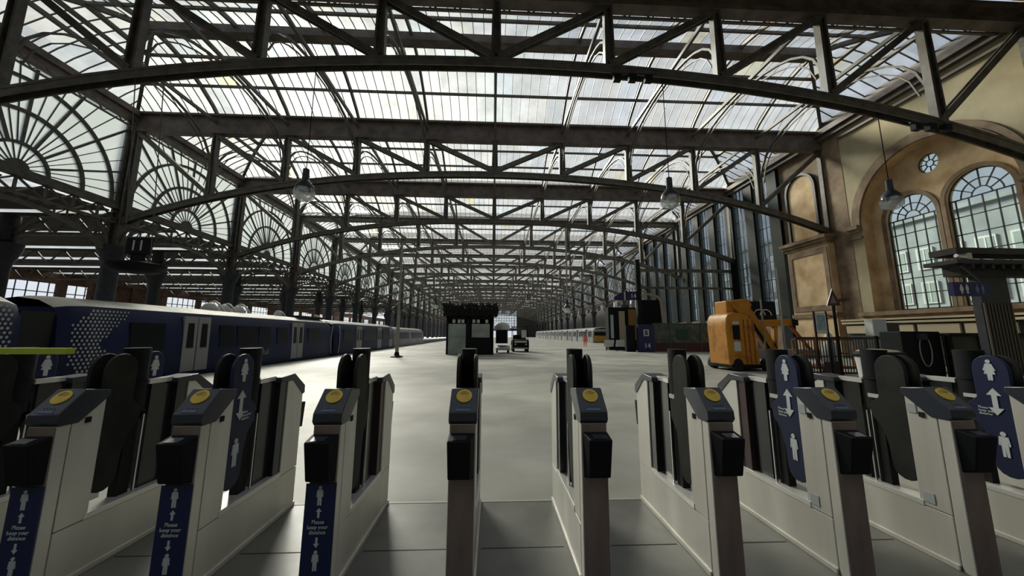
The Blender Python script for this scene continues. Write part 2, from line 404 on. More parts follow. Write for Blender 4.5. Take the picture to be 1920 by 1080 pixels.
for n in range(3, NB+1):
    if n == 4:
        c = t2 = thing('roof_truss', 'x', 'truss', (0, D0+BAY*n, 0), 0, G); make_truss(t2, 16.2, ZT1=16.75, IRON=IRON_HAZE, IRON_RED=IRON_HAZE)
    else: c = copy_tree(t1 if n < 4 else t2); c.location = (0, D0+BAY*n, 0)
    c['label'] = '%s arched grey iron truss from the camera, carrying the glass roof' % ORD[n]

# ------------------------------------------------------------------ side screens, columns, arcade
def fan_screen(root, X, pane_side):
    """fan-light screen of one bay, y from 0 to BAY, z 10.2 .. 16"""
    z0 = 10.25; c = BAY/2; g = MB()
    g.add([(X, .3, z0), (X, BAY-.3, z0), (X, BAY-.3, 16.2), (X, .3, 16.2)], [[0,1,2,3]]); g.build('fan_pane', FANGLASS, root)
    f = MB()
    def ring(r, wd, n=32):
        pts = [(X, c+r*math.cos(math.pi*i/n), z0+r*math.sin(math.pi*i/n)) for i in range(n+1)]; f.path(pts, wd, .14, up=(1, 0, 0)) if False else [f.bar(p, q, .14, wd, up=(1, 0, 0)) if False else f.bar(p, q, .14, wd, up=(0, 0.001, 1)) for p, q in zip(pts[:-1], pts[1:])]
    ring(1.45, .16); ring(3.25, .19); ring(5.05, .18)
    hub = [(c+.55*math.cos(math.pi*i/10), z0+.55*math.sin(math.pi*i/10)) for i in range(11)]
    f.prism(hub, 'x', X-.08, X+.08)
    def ray_end(a):
        dy, dz = math.cos(a), math.sin(a)
        t1 = (BAY/2-.3)/abs(dy) if abs(dy) > 1e-4 else 99; t2 = (16.1-z0)/dz if dz > 1e-4 else 99
        return min(t1, t2)
    for i in range(0, 25):
        a = math.pi*i/24; maj = i % 3 == 0; e = ray_end(a)
        dy, dz = math.cos(a), math.sin(a); s = 1.45 if not maj else 1.4
        f.bar((X, c+dy*s, z0+dz*s), (X, c+dy*e, z0+dz*e), .12 if maj else .05, .12 if maj else .045)
        if i % 2 == 0: f.bar((X, c+dy*.5, z0+dz*.5), (X, c+dy*1.45, z0+dz*1.45), .05, .05)
    f.bar((X, 0, z0-.05), (X, BAY, z0-.05), .25, .3); f.bar((X, .25, z0), (X, .25, 16.2), .22, .22); f.bar((X, BAY-.25, z0), (X, BAY-.25, 16.2), .22, .22)
    f.build('fan_frame', IRON, root)
def eave(root, X, s):
    e = MB(); e.box((X-.35, 0, 16.25), (X+.35, BAY, 16.6)); e.box((X-.5, 0, 16.6), (X+.5, BAY, 17.0))
    for i in range(18):
        y0 = BAY*i/18; y1 = BAY*(i+1)/18; zz = (15.75, 16.2)
        e.bar((X+s*.25, y0, zz[i % 2]), (X+s*.25, y1, zz[(i+1) % 2]), .05, .06)
    e.bar((X+s*.25, 0, 15.7), (X+s*.25, BAY, 15.7), .1, .1)
    e.build('eave_girder', IRON_RED, root)
def arcade(root, X, low=7.0):
    """arched lattice girder between the columns below the screen"""
    f = MB(); f.bar((X, 0, 9.95), (X, BAY, 9.95), .35, .25); f.bar((X, 0, 8.9), (X, BAY, 8.9), .3, .15)
    n = 8
    for i in range(n):
        y0 = BAY*i/n; y1 = BAY*(i+1)/n
        f.bar((X, y0, 8.95), (X, y1, 9.85), .1, .09); f.bar((X, y0, 9.85), (X, y1, 8.95), .1, .09); f.bar((X, y0, 8.9), (X, y0, 9.95), .12, .1)
    pts = [(X, .4+(BAY-.8)*i/16, low-.2+1.75*math.sin(math.pi*i/16)**.7) for i in range(17)]
    f.path(pts, .3, .18); 
    for i in range(1, 16): f.bar(pts[i], (X, pts[i][1], 8.9), .08, .07)
    for i in range(0, 16, 1):
        f.bar(pts[i], (X, pts[i+1][1], 8.9), .06, .05)
    f.build('arcade_lattice', IRON_DK if False else IRON, root)
def left_bay(root): fan_screen(root, XL-.1, 1); eave(root, XL+.1, 1)
lb = thing('window_1', kind='structure', loc=(0, D0+BAY, 0)); left_bay(lb)
lb.name = 'window_1'
for n in [0]+list(range(2, NB)):
    c = copy_tree(lb); c.location = (0, D0+BAY*n, 0); c.name = 'window_%d' % (n+20)
rb = thing('window_2', kind='structure', loc=(0, D0+BAY*5, 0)); fan_screen(rb, XR+.1, -1); eave(rb, XR-.1, -1)
for n in range(6, NB):
    c = copy_tree(rb); c.location = (0, D0+BAY*n, 0); c.name = 'window_%d' % (n+50)
ag = thing('arcade_girder', 'nearest latticed arcade girder between left columns, above the blue train', 'girder', (XL, D0+BAY, 0), 0, 'arcade girders along the left columns'); arcade(ag, 0)
for n in range(2, NB):
    c = copy_tree(ag); c.location = (XL, D0+BAY*n, 0)
    c['label'] = 'latticed arcade girder between left columns, %s in line from the camera' % ORD[n]
for n in range(5, NB):
    c = copy_tree(ag); c.location = (XR, D0+BAY*n, 0); c['label'] = 'latticed arcade girder of the far right colonnade, %s in line' % ORD[n-4]; c['group'] = 'arcade girders on the right'

def column(root, top=9.8):
    c = MB(); c.lathe([(.62, 0), (.62, .5), (.50, .7), (.46, 5.8), (.52, 6.3), (.75, 6.9), (.85, 7.15), (.85, 7.3)], n=14); c.build('column_shaft', IRON_DK, root, True)
    u = MB(); 
    for sx in (-.3, .3): u.bar((sx, 0, 7.2), (sx*.9, 0, 16.3), .12, .5, up=(0, 1, 0))
    u.box((-.28, -.05, 7.2), (.28, .05, 16.3)); u.build('stanchion', IRON, root)
    b = MB()
    for s in (-1, 1):
        b.path([(0, s*(.4+1.5*(1-math.cos(a))), 6.6+2.2*math.sin(a)) for a in [math.pi/2*i/6 for i in range(7)]], .16, .14, up=(1, 0, 0))
        b.path([(s*(.3+1.6*(1-math.cos(a))), 0, 6.9+2.4*math.sin(a)) for a in [math.pi/2*i/6 for i in range(7)]], .12, .14)
    b.build('bracket', IRON, root)
cg = 'iron columns along the left platforms'
lc = thing('iron_column', 'nearest visible dark iron column rising behind the blue train under the fan windows', 'column', (XL, D0+BAY*2, 0), 0, cg); column(lc)
ordn = ['', '', '', 'second', 'third', 'fourth', 'fifth']
for n in [1]+list(range(3, NB+1)):
    c = copy_tree(lc); c.location = (XL, D0+BAY*n, 0)
    if n == 1: c['label'] = 'dark iron column at the far left edge, nearest the ticket gates'
    else: c['label'] = 'dark iron column beyond the blue train, %s along the fan-window row' % ORD[n]
for n in range(6, NB+1):
    c = copy_tree(lc); c.location = (XR, D0+BAY*n, 0); c['label'] = 'dark iron column in the receding right row, %s past the glass wall' % ORD[n-5]; c['group'] = 'right iron columns'
# outer row of columns and aisle
def column2(root):
    c = MB(); c.lathe([(.6, 0), (.6, .5), (.48, .7), (.44, 5.6), (.5, 6.1), (.8, 6.9), (.85, 7.4), (.5, 7.6), (.45, 9.3)], n=12); c.build('column_shaft', IRON_DK, root, True)
    b = MB()
    for dx, dy in ((1, 0), (-1, 0), (0, 1), (0, -1)):
        b.path([(dx*(.3+2.2*(1-math.cos(a))), dy*(.3+2.2*(1-math.cos(a))), 6.7+2.3*math.sin(a)) for a in [math.pi/2*i/6 for i in range(7)]], .14, .16)
    b.build('bracket', IRON, root)
oc = thing('aisle_column', 'dark iron column of the outer aisle row, nearest one left of the fan windows', 'column', (-32.5, D0+BAY*2, 0), 0, 'outer aisle columns'); column2(oc)
for n in [1]+list(range(3, 13)):
    c = copy_tree(oc); c.location = (-32.5, D0+BAY*n, 0)
    if n == 1: c['label'] = 'dark iron aisle column at the left frame edge beyond the trains'
    else: c['label'] = 'dark iron column of the outer aisle row, %s of the row' % ORD[n]
# aisle roof: dark boards with strips of glass, on lattice beams
a = thing('ceiling', kind='structure'); r = MB(); g = MB()
y = D0-4
while y < 150:
    r.box((-62, y, 9.75), (XL-.6, y+3.9, 9.85)); g.add([(-62, y+3.9, 9.8), (XL-.6, y+3.9, 9.8), (XL-.6, y+5.65, 9.8), (-62, y+5.65, 9.8)], [[0,1,2,3]]); y += 5.65
r.build('aisle_roof_boards', BOARD, a); g.build('aisle_roof_glass', ROOFGLASS, a)
def abeam(root):
    f = MB(); x0, x1 = -62, XL-.2
    f.bar((x0, 0, 9.4), (x1, 0, 9.4), .2, .25); f.bar((x0, 0, 8.1), (x1, 0, 8.1), .2, .2)
    n = 28
    for i in range(n):
        a_ = x0+(x1-x0)*i/n; b_ = x0+(x1-x0)*(i+1)/n
        f.bar((a_, 0, 8.1 if i % 2 else 9.4), (b_, 0, 9.4 if i % 2 else 8.1), .1, .1)
    f.build('lattice_beam', IRON, root)
ab = thing('aisle_beam', 'latticed beam crossing the low left aisle, nearest of the set', 'beam', (0, D0+BAY, 0), 0, 'latticed beams over the left aisle'); abeam(ab)
for n in range(2, 13):
    c = copy_tree(ab); c.location = (0, D0+BAY*n, 0); c['label'] = 'latticed beam crossing the low left aisle, %s from the camera' % ORD[n]
# left outer wall: brick with big glazed openings
wl = MB(); wl.box((-62.6, -12, -1.5), (-62, 240, 3.2)); wl.box((-62.6, -12, 8.4), (-62, 240, 10.0))
y = -12; k = 0
while y < 238:
    wl.box((-62.6, y, 3.2), (-62, y+(5.5 if k % 5 == 4 else .9), 8.4)); y += 8.5; k += 1
wl.build('wall_left', BRICK)['kind'] = 'structure'
wf = MB()
y = -12
while y < 238:
    for zz in (4.5, 5.8, 7.1): wf.bar((-62.3, y, zz), (-62.3, y+8.5, zz), .12, .12)
    for j in range(7): wf.bar((-62.3, y+j*1.25, 3.2), (-62.3, y+j*1.25, 8.4), .09, .09)
    y += 8.5
wf.build('window_3', IRON_DK)['kind'] = 'structure'
# brick retaining wall between the outer tracks
bw = MB().box((-40.5, 39, 0), (-40, 47, 6.4)); bw.box((-40.7, 39, 6.4), (-39.8, 47, 6.7))
for y in range(40, 47, 3): bw.box((-40, y, 0), (-39.8, y+.6, 6.4))
bw.build('wall_platform', BRICK)['kind'] = 'structure'
MB().box((-62, -12.5, -1.5), (40, -12, 17.5)).build('wall_back', BOARD)['kind'] = 'structure'

e = MB(); e.box((-62, 222, -1.5), (-10, 223, 17)); e.box((-10, 222, 3.6), (14, 223, 5)); e.box((-10, 222, 16), (14, 223, 17)); e.box((14, 222, -1.5), (40, 223, 17)); e.build('wall_end', BOARD)['kind'] = 'structure'
e = thing('window_8', kind='structure'); g = MB(); g.add([(-10, 222.4, 5), (14, 222.4, 5), (14, 222.4, 16), (-10, 222.4, 16)], [[0,1,2,3]]); g.build('window_pane', DIMGLASS, e); f = MB()  # glazing added to lighten the far end in place of haze
for i in range(17): f.bar((-10+1.5*i, 222.2, 5), (-10+1.5*i, 222.2, 16), .2, .2)
for i in range(8): f.bar((-10, 222.2, 5+1.5*i), (14, 222.2, 5+1.5*i), .2, .2)
f.build('window_frame', IRON, e)
e = MB()
e = MB(); e.box((31, 60, -1.5), (32, 222, 8.5)); y = 62
while y < 220: e.box((31, y, 8.5), (32, y+2.5, 10.4)); y += 6
e.box((31, 60, 10.4), (32, 222, 11)); e.box((XR, 60, -1.5), (32, 60.5, 11)); e.build('wall_right_far', mat('grey_far_wall', (.13, .125, .115), .8, var=.3))['kind'] = 'structure'
# ------------------------------------------------------------------ right wall with arched recess and windows
XW = 25.0
AC, AR, AS = 19.45, 3.95, 9.0          # big arch centre, radius, springing
outer = [(-12, -1), (24.2, -1), (24.2, 17.4), (-12, 17.4)]
arch = arch_loop(AC, AR, 3.0, AS, 28)
wins = [(21.1, 1.42, 8.85), (17.75, 1.45, 9.05)]
wl = MB(); holed(wl, [outer, arch[::-1]], XW, 0); reveal(wl, arch, XW, XW+.75, 1)
loops = [arch]
circ = [(19.75+.58*math.cos(2*math.pi*i/20), 11.75+.58*math.sin(2*math.pi*i/20)) for i in range(20)]
for c, r, s in wins: loops.append(arch_loop(c, r, 3.15, s, 16)[::-1])
loops.append(circ[::-1]); holed(wl, loops, XW+.75, 1)
for lp in loops[1:]: reveal(wl, lp, XW+.75, XW+1.15, 1)
o = wl.build('wall_right', [STONE_P, STONE]); o['kind'] = 'structure'
# mouldings: arch band, impost cornices, eaves cornice, sill course
mo = MB()
for r0, r1, dx in ((AR, AR+.28, .16), (AR+.28, AR+.62, .09)):
    n = 30; ring = [(AC+r1*math.cos(math.pi*i/n), AS+r1*math.sin(math.pi*i/n)) for i in range(n+1)] + [(AC+r0*math.cos(math.pi*i/n), AS+r0*math.sin(math.pi*i/n)) for i in range(n, -1, -1)]
    for i in range(n):
        q = [ring[i], ring[i+1], ring[2*n+1-i-1], ring[2*n+1-i]]; mo.prism(q, 'x', XW-dx, XW+.02)
for (y0, y1) in ((-2, AC-AR), (AC+AR, 24.3)):
    mo.box((XW-.25, y0, 8.55), (XW+.02, y1, 8.75)); mo.box((XW-.4, y0, 8.75), (XW+.02, y1, 9.0)); mo.box((XW-.18, y0, 8.1), (XW+.02, y1, 8.25))
for c, r, s in wins:
    n = 18
    for i in range(n):
        a0, a1 = math.pi*i/n, math.pi*(i+1)/n
        mo.prism([(c+(r+.22)*math.cos(a0), s+(r+.22)*math.sin(a0)), (c+(r+.22)*math.cos(a1), s+(r+.22)*math.sin(a1)), (c+r*math.cos(a1), s+r*math.sin(a1)), (c+r*math.cos(a0), s+r*math.sin(a0))], 'x', XW+.67, XW+.76)
    for yy in (c-r-.11, c+r+.11): mo.box((XW+.67, yy-.11, 3.2), (XW+.76, yy+.11, s))
mo.box((XW-.35, 15.0, 2.85), (XW+.8, 24.2, 3.1)); mo.box((XW-.2, 15.0, 2.65), (XW+.1, 24.2, 2.85))
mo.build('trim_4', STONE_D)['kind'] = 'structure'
mo = MB(); mo.box((XW-.5, -12, 16.55), (XW+.05, 59.6, 16.95)); mo.box((XW-.3, -12, 16.2), (XW+.05, 59.6, 16.5)); mo.box((XW-.16, -12, 15.7), (XW+.05, 24.2, 15.85)); mo.box((XW-.2, -12, 17), (XW+.6, 59.6, 17.5))
mo.build('trim_5', IRON_RED)['kind'] = 'structure'
# window frames
def arched_window(num, c, r, s):
    root = thing('window_%d' % num, kind='structure'); X = XW+.95
    g = MB(); lp = arch_loop(c, r, 3.15, s, 16); g.add([(X+.03, u, v) for u, v in lp], [list(range(len(lp)))]); g.build('window_pane', WINGLASS, root)
    f = MB(); 
    for i in range(-2, 3):
        yy = c+i*r*2/5.0; zt = s if abs(i) < 3 else s
        f.bar((X, yy-0, 3.15), (X, yy, s), .05, .05)
    for k in range(7): z = 3.2+(s-3.2)*k/6; f.bar((X, c-r, z), (X, c+r, z), .05, .07 if k in (0, 6) else .05)
    for rr, n in ((.3*r, 10), (.62*r, 14), (.98*r, 20)):
        pts = [(X, c+rr*math.cos(math.pi*i/n), s+rr*math.sin(math.pi*i/n)) for i in range(n+1)]; f.path(pts, .05, .05, up=(1, 0, 0))
    for i in range(1, 6):
        a_ = math.pi*i/6; f.bar((X, c+.3*r*math.cos(a_), s+.3*r*math.sin(a_)), (X, c+r*math.cos(a_), s+r*math.sin(a_)), .05, .05)
    for yy in (c-r+.04, c+r-.04): f.bar((X, yy, 3.15), (X, yy, s), .08, .08)
    f.build('window_frame', IRON_DK, root)
arched_window(4, *wins[0]); arched_window(5, *wins[1])
root = thing('window_6', kind='structure'); X = XW+.95
g = MB(); g.add([(X+.03, u, v) for u, v in circ], [list(range(20))]); g.build('window_pane', WINGLASS, root)
f = MB(); f.path([(X, u, v) for u, v in circ+circ[:1]], .07, .07, up=(1, 0, 0))
f.path([(X, 19.75+.2*math.cos(2*math.pi*i/12), 11.75+.2*math.sin(2*math.pi*i/12)) for i in range(13)], .04, .04, up=(1, 0, 0))
for i in range(8):
    a_ = 2*math.pi*i/8; f.bar((X, 19.75+.2*math.cos(a_), 11.75+.2*math.sin(a_)), (X, 19.75+.58*math.cos(a_), 11.75+.58*math.sin(a_)), .045, .045)
f.build('window_frame', IRON_DK, root)

# corner pier with panel, cornice and the stone niche above it
def pier(name, y0, y1, xf, label, col_='pier'):
    root = thing(name, label, 'pier')
    b = MB(); b.box((xf, y0, 0), (XW+.5, y1, 8.3)); b.build('pier_shaft', STONE, root)
    p = MB(); m_ = .45
    for (a, b_) in (((xf-.06, y0+.1, 3.4), (xf, y0+m_, 8.1)), ((xf-.06, y1-m_, 3.4), (xf, y1-.1, 8.1)), ((xf-.06, y0+m_, 7.7), (xf, y1-m_, 8.1)), ((xf-.06, y0+m_, 3.4), (xf, y1-m_, 3.8))): p.box(a, b_)
    p.build('pier_panel_frame', STONE_D, root)
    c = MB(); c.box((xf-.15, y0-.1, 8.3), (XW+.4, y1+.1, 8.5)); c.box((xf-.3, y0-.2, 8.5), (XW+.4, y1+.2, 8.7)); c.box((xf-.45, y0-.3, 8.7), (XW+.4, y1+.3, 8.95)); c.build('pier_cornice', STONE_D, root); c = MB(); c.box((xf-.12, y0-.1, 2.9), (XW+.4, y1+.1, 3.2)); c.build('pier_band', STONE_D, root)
pier('stone_pier', 25.6, 29.4, 24.5, 'panelled sandstone pier with cornice under the second truss end, left of the arched windows')
pier('stone_pier', 9.5, 14.9, 24.6, 'panelled sandstone pier with cornice at the right edge, right of the arched windows')
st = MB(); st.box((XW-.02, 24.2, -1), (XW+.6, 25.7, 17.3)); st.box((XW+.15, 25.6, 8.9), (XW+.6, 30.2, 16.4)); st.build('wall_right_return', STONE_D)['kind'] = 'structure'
nc = MB(); lp = arch_loop(28.0, 1.25, 9.2, 13.2, 16); nc.prism(lp, 'x', XW+.02, XW+.16); nc.build('wall_right_niche', STONE)['kind'] = 'structure'
nf = MB()
pts = [(XW, u, v) for u, v in [(26.6, 9.1)]+[(28+1.4*math.cos(math.pi-math.pi*i/14), 13.2+1.4*math.sin(math.pi*i/14)) for i in range(15)]+[(29.4, 9.1)]]
nf.path(pts, .2, .2, up=(1, 0, 0)); nf.build('trim_6', IRON_DK)['kind'] = 'structure'
# tall glazed wall with dark green piers, y 30.2 .. 59.7
gw = thing('window_7', kind='structure')
g = MB(); g.add([(XW+.3, 30.2, 3.2), (XW+.3, 59.7, 3.2), (XW+.3, 59.7, 16.3), (XW+.3, 30.2, 16.3)], [[0,1,2,3]]); g.build('window_pane', DIMGLASS, gw)
f = MB(); fr = MB()
y = 30.2
while y < 59.5:
    f.box((XW-.15, y, 0), (XW+.55, y+1.15, 16.4)); 
    for j in range(1, 4): fr.bar((XW+.22, y+1.15+j*.5, 3.2), (XW+.22, y+1.15+j*.5, 16.3), .06, .08)
    fr.bar((XW+.1, y+1.25, 3.2), (XW+.1, y+1.25, 16.3), .14, .2); fr.bar((XW+.1, y+3.1, 3.2), (XW+.1, y+3.1, 16.3), .14, .2)
    y += 3.2
for k in range(9): fr.bar((XW+.22, 30.2, 3.3+k*1.62), (XW+.22, 59.7, 3.3+k*1.62), .06, .07)
f.build('green_pier', GREEN_DK, gw); fr.build('window_frame', GREEN_G, gw)
MB().box((XW-.1, 30.2, -1), (XW+.6, 59.7, 3.2)).build('wall_right_base', STONE_D)['kind'] = 'structure'
# shopfront lean-to below the arched windows
sf = thing('shop_unit', 'low shop front with pale fascia below the arched windows', 'shop front')
b = MB(); b.box((23.6, 15.5, 0), (XW, 24.1, 2.3)); b.build('shop_wall', BOARD, sf)
b = MB(); b.box((23.4, 15.4, 2.3), (XW, 24.2, 2.42)); b.box((23.35, 15.4, 2.5), (XW, 24.2, 2.6)); b.build('shop_cornice', CREAM, sf)
b = MB()
for k in range(4): b.box((23.5, 15.8+k*2.1, 1.7), (23.6, 17.7+k*2.1, 2.2))
b.build('fascia_panel', CREAM, sf)

# buildings outside the windows
def facade(name, label, x0, x1, y0, y1, z1, m, side):
    root = thing(name, label, 'building'); b = MB().box((x0, y0, -1.7), (x1, y1, z1)); b.box((x0-.3, y0, z1), (x1+.3, y1, z1+.4)); b.build('building_wall', m, root)
    xf = x0 if side < 0 else x1; f = MB(); p = MB(); z = 1.5
    while z < z1-2:
        y = y0+1.2
        while y < y1-1.5:
            f.box((xf+side*.02, y-.15, z-.15), (xf+side*.12, y+1.25, z+1.95)) ; p.box((xf+side*.1, y, z), (xf+side*.14, y+1.1, z+1.8)); p.box((xf+side*.13, y+.5, z), (xf+side*.16, y+.6, z+1.8), 1); y += 2.3
        z += 3.3
    f.build('window_surround', PAPER, root); p.build('window_panes', [PANE_L, PAPER], root)
facade('office_building', 'pale stone street building seen through the arched windows', 42, 48, 2, 46.0, 12.9, FACADE, -1)
facade('office_building', 'grey building seen through the tall green-framed glass wall', 42, 48, 46.5, 110, 15.5, FACADE_D, -1)
facade('brick_building', 'red brick building seen through openings beyond the left platforms', -95, -85, 95, 210, 7.5, FACADE_R, 1)

# transverse tie beams from the wall at the third truss
tb = thing('tie_beam', 'pair of horizontal beams joining the glass wall to a post, below the third truss', 'beam', (0, 37.1, 0))
b = MB(); b.bar((14.6, 0, 8.1), (XW, 0, 8.1), .25, .3); b.bar((14.6, 0, 6.3), (XW, 0, 6.3), .22, .22)
for k in range(7): b.bar((15+k*1.6, 0, 6.3), (15+k*1.6, 0, 8.1), .08, .08)
b.build('beam', IRON, tb); b = MB(); b.bar((14.7, 0, 0), (14.7, 0, 9.2), .4, .4); b.bar((XW-.3, 0, 0), (XW-.3, 0, 9.2), .4, .4); b.build('beam_post', GREEN_DK, tb)

# ------------------------------------------------------------------ ticket gates
def pictogram(mb, x, z, h, woman=False, y=0.0):
    r = h*.095; n = 10
    mb.prism([(x+r*math.cos(2*math.pi*i/n), z+h-r+r*math.sin(2*math.pi*i/n)) for i in range(n)], 'y', y-.002, y+.002)
    if woman: o = [(-.12, .80), (.12, .80), (.24, .48), (.18, .45), (.12, .58), (.22, .30), (.10, .30), (.09, 0), (.01, 0), (0, .28), (-.01, 0), (-.09, 0), (-.10, .30), (-.22, .30), (-.12, .58), (-.18, .45), (-.24, .48)]
    else: o = [(-.15, .80), (.15, .80), (.19, .45), (.13, .43), (.11, .66), (.11, 0), (.02, 0), (0, .40), (-.02, 0), (-.11, 0), (-.11, .66), (-.13, .43), (-.19, .45)]
    mb.prism([(x+u*h, z+v*h) for u, v in o], 'y', y-.002, y+.002)
def arrow(mb, x, z, h, up=True, both=False, y=0.0):
    w_ = h*.16; a = h*.38; s = []
    if both: o = [(0, h), (w_*1.4, h-a*.7), (w_*.5, h-a*.7), (w_*.5, a*.7), (w_*1.4, a*.7), (0, 0), (-w_*1.4, a*.7), (-w_*.5, a*.7), (-w_*.5, h-a*.7), (-w_*1.4, h-a*.7)]
    elif up: o = [(0, h), (w_*1.9, h-a), (w_*.7, h-a), (w_*.7, 0), (-w_*.7, 0), (-w_*.7, h-a), (-w_*1.9, h-a)]
    else: o = [(0, 0), (w_*1.9, a), (w_*.7, a), (w_*.7, h), (-w_*.7, h), (-w_*.7, a), (-w_*1.9, a)]
    mb.prism([(x+u, z+v) for u, v in o], 'y', y-.002, y+.002)

HW = .085
def paddle_outline(y0, y1):
    """side outline of a paddle in (y, z): rounded top, hinge flare towards the post, cut-out, rounded foot"""
    r = (y1-y0)/2; c = (y0+y1)/2; o = []
    for i in range(9): a = math.pi*i/8; o.append((c+r*math.cos(a), 1.40-r+r*math.sin(a)))
    for i in range(1, 8): a = math.pi+math.pi*i/7; o.append((c-.02+(r-.02)*math.cos(a), .47+(r-.03)+(r-.03)*math.sin(a)))
    o += [(y1-.03, .70), (y1+.0, .82), (y1+.07, .90), (y1+.07, 1.0), (y1+.0, 1.06)]
    return o
def gate(k, label, banner=False, blue=False, extra=False, sticker=False, side_notice=False):
    xc = -.187 + .855*(k-4)
    g = thing('ticket_gate', label, 'ticket gate', (xc, 0, 0), 0, 'row of ticket gates across the concourse')
    b = MB(); b.box((-HW, 2.628, 0), (HW, 3.80, .335)); b.box((-HW-.012, 2.628, 0), (HW+.012, 3.805, .035))
    b.build('plinth', STEEL, g, bevel=.004)
    b = MB(); b.box((-HW-.004, 2.795, .335), (HW+.004, 3.525, .375)); b.build('plinth_ledge', STEEL_LEDGE, g, bevel=.004)
    b = MB(); b.prism([(2.628, .34), (2.82, .34), (2.82, 1.12), (2.66, .985), (2.628, .985)], 'x', -HW, HW); b.build('near_tower', STEEL, g, bevel=.003)
    b = MB(); b.box((-HW, 2.545, .0), (HW, 2.62, .985)); b.build('leg', STEEL, g, bevel=.004)
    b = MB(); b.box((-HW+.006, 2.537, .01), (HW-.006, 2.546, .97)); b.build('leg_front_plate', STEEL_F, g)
    b = MB(); b.prism([(2.84, 1.118), (2.84, 1.162), (2.67, 1.184), (2.53, 1.052), (2.522, 1.0), (2.545, .975), (2.66, .975)], 'x', -HW-.006, HW+.006); b.build('reader_head', HEAD, g, True, bevel=.007)
    # yellow disc on the sloping face
    p0, p1 = Vector((0, 2.67, 1.184)), Vector((0, 2.53, 1.052)); d = (p1-p0).normalized(); nrm = Vector((0, d.z, -d.y))
    if nrm.z < 0: nrm = -nrm
    c = p0+d*.068; X_ = Vector((1, 0, 0)); vs = []; n = 24
    def disc(cc, r, t, nn=n):
        m = MB(); m.add([cc+(X_*math.cos(2*math.pi*i/nn)+d*math.sin(2*math.pi*i/nn))*r for i in range(nn)]+[cc+nrm*t+(X_*math.cos(2*math.pi*i/nn)+d*math.sin(2*math.pi*i/nn))*r for i in range(nn)], [[nn+i for i in range(nn)]]+[[i, (i+1) % nn, nn+(i+1) % nn, nn+i] for i in range(nn)]); return m
    dr = disc(c, .052, .008).build('card_reader', YELLOW, g)
    m = MB()
    for rr in (.014, .024, .034):
        m.path([c+nrm*.009+(X_*math.cos(a_)*rr+d*math.sin(a_)*rr) for a_ in [math.radians(200+14*i) for i in range(11)]], .003, .002, up=nrm)
    m.build('reader_symbol', ORANGE_D, dr)
    m = MB(); q = p0+d*.150
    for i in range(5): m.bar(q+nrm*.003+X_*(-.035+i*.016)-d*.006, q+nrm*.003+X_*(-.028+i*.016)+d*.006, .004, .002, up=nrm)
    m.bar(q+nrm*.002+X_*-.045+d*.026, q+nrm*.002+X_*.045+d*.026, .016, .003, up=nrm); m.build('reader_marking', DIMWHITE, g)
    o_ = 1 if k >= 5 else -1
    xa, xb, xc_, xd = sorted((-.058*o_, .088*o_)) + sorted((-.080*o_, .088*o_))
    b = MB(); b.add([(xa, 2.43, .900), (xb, 2.43, .900), (xd, 2.545, .925), (xc_, 2.545, .925), (xa+.006, 2.475, .665), (xb-.006, 2.475, .665), (xd-.004, 2.545, .645), (xc_+.004, 2.545, .645)], [[0,1,2,3],[4,7,6,5],[0,4,5,1],[1,5,6,2],[2,6,7,3],[3,7,4,0]])
    ts = b.build('ticket_slot', BLACK, g, bevel=.008)
    MB().add([(xa+.03, 2.445, .906), (xb-.03, 2.445, .906), (xb-.03, 2.50, .919), (xa+.03, 2.50, .919)], [[0,1,2,3]]).build('slot_plate', CHROME if k in (1, 2, 6, 7) else HEAD, ts)
    # far tower mirrored
    b = MB(); b.prism([(3.525, .34), (3.80, .34), (3.80, .99), (3.60, 1.13), (3.525, 1.13)], 'x', -HW, HW); b.build('far_tower', STEEL, g, bevel=.003)
    b = MB(); b.box((-HW+.01, 3.42, .375), (HW-.01, 3.524, 1.13)); b.build('far_tower_lining', MAROON if k in (3, 7) else SMOKE, g)
    b = MB(); b.prism([(3.40, 1.13), (3.40, 1.175), (3.62, 1.19), (3.825, 1.06), (3.83, .99), (3.79, .98), (3.60, 1.13)], 'x', -HW-.006, HW+.006); b.build('far_reader_head', HEAD, g, True, bevel=.006)
    b = MB(); b.prism([(3.80, .68), (3.80, .90), (3.93, .89), (3.90, .66)], 'x', -.06, .06); b.build('far_ticket_slot', BLACK, g, bevel=.006)
    b = MB(); b.box((-.04, 3.19, 1.15), (.04, 3.41, 1.185)); b.build('top_rail', STEEL_LEDGE, g)
    b = MB(); b.box((-.035, 3.22, .375), (.035, 3.42, 1.15)); b.build('smoked_infill', SMOKE, g)
    # centre post
    b = MB(); b.prism([(x*.062, 3.09+y*.105) for x, y in [(math.cos(2*math.pi*i/16), math.sin(2*math.pi*i/16)) for i in range(16)]], 'z', .95, 1.435)
    b.prism([(x*.068, 3.09+y*.112) for x, y in [(math.cos(2*math.pi*i/16), math.sin(2*math.pi*i/16)) for i in range(16)]], 'z', 1.19, 1.20)
    b.lathe([(.035, .86), (.055, .90), (.062, .95)], (0, 3.10, 0), 14); b.build('post_head', BLACK, g, True)
    b = MB(); b.box((-.03, 3.06, .375), (.03, 3.15, .90)); b.build('centre_post', BLACK_R, g)
    b = MB(); b.bar((-.05, 3.165, .375), (-.05, 3.165, .93), .012, .012); b.bar((.05, 3.165, .375), (.05, 3.165, .93), .012, .012); b.build('post_edging', CHROME, g)
    if k >= 6:
        b = MB(); b.box((-.072, 3.02, 1.045), (-.03, 3.12, 1.075)); b.build('post_label', PAPER, g)
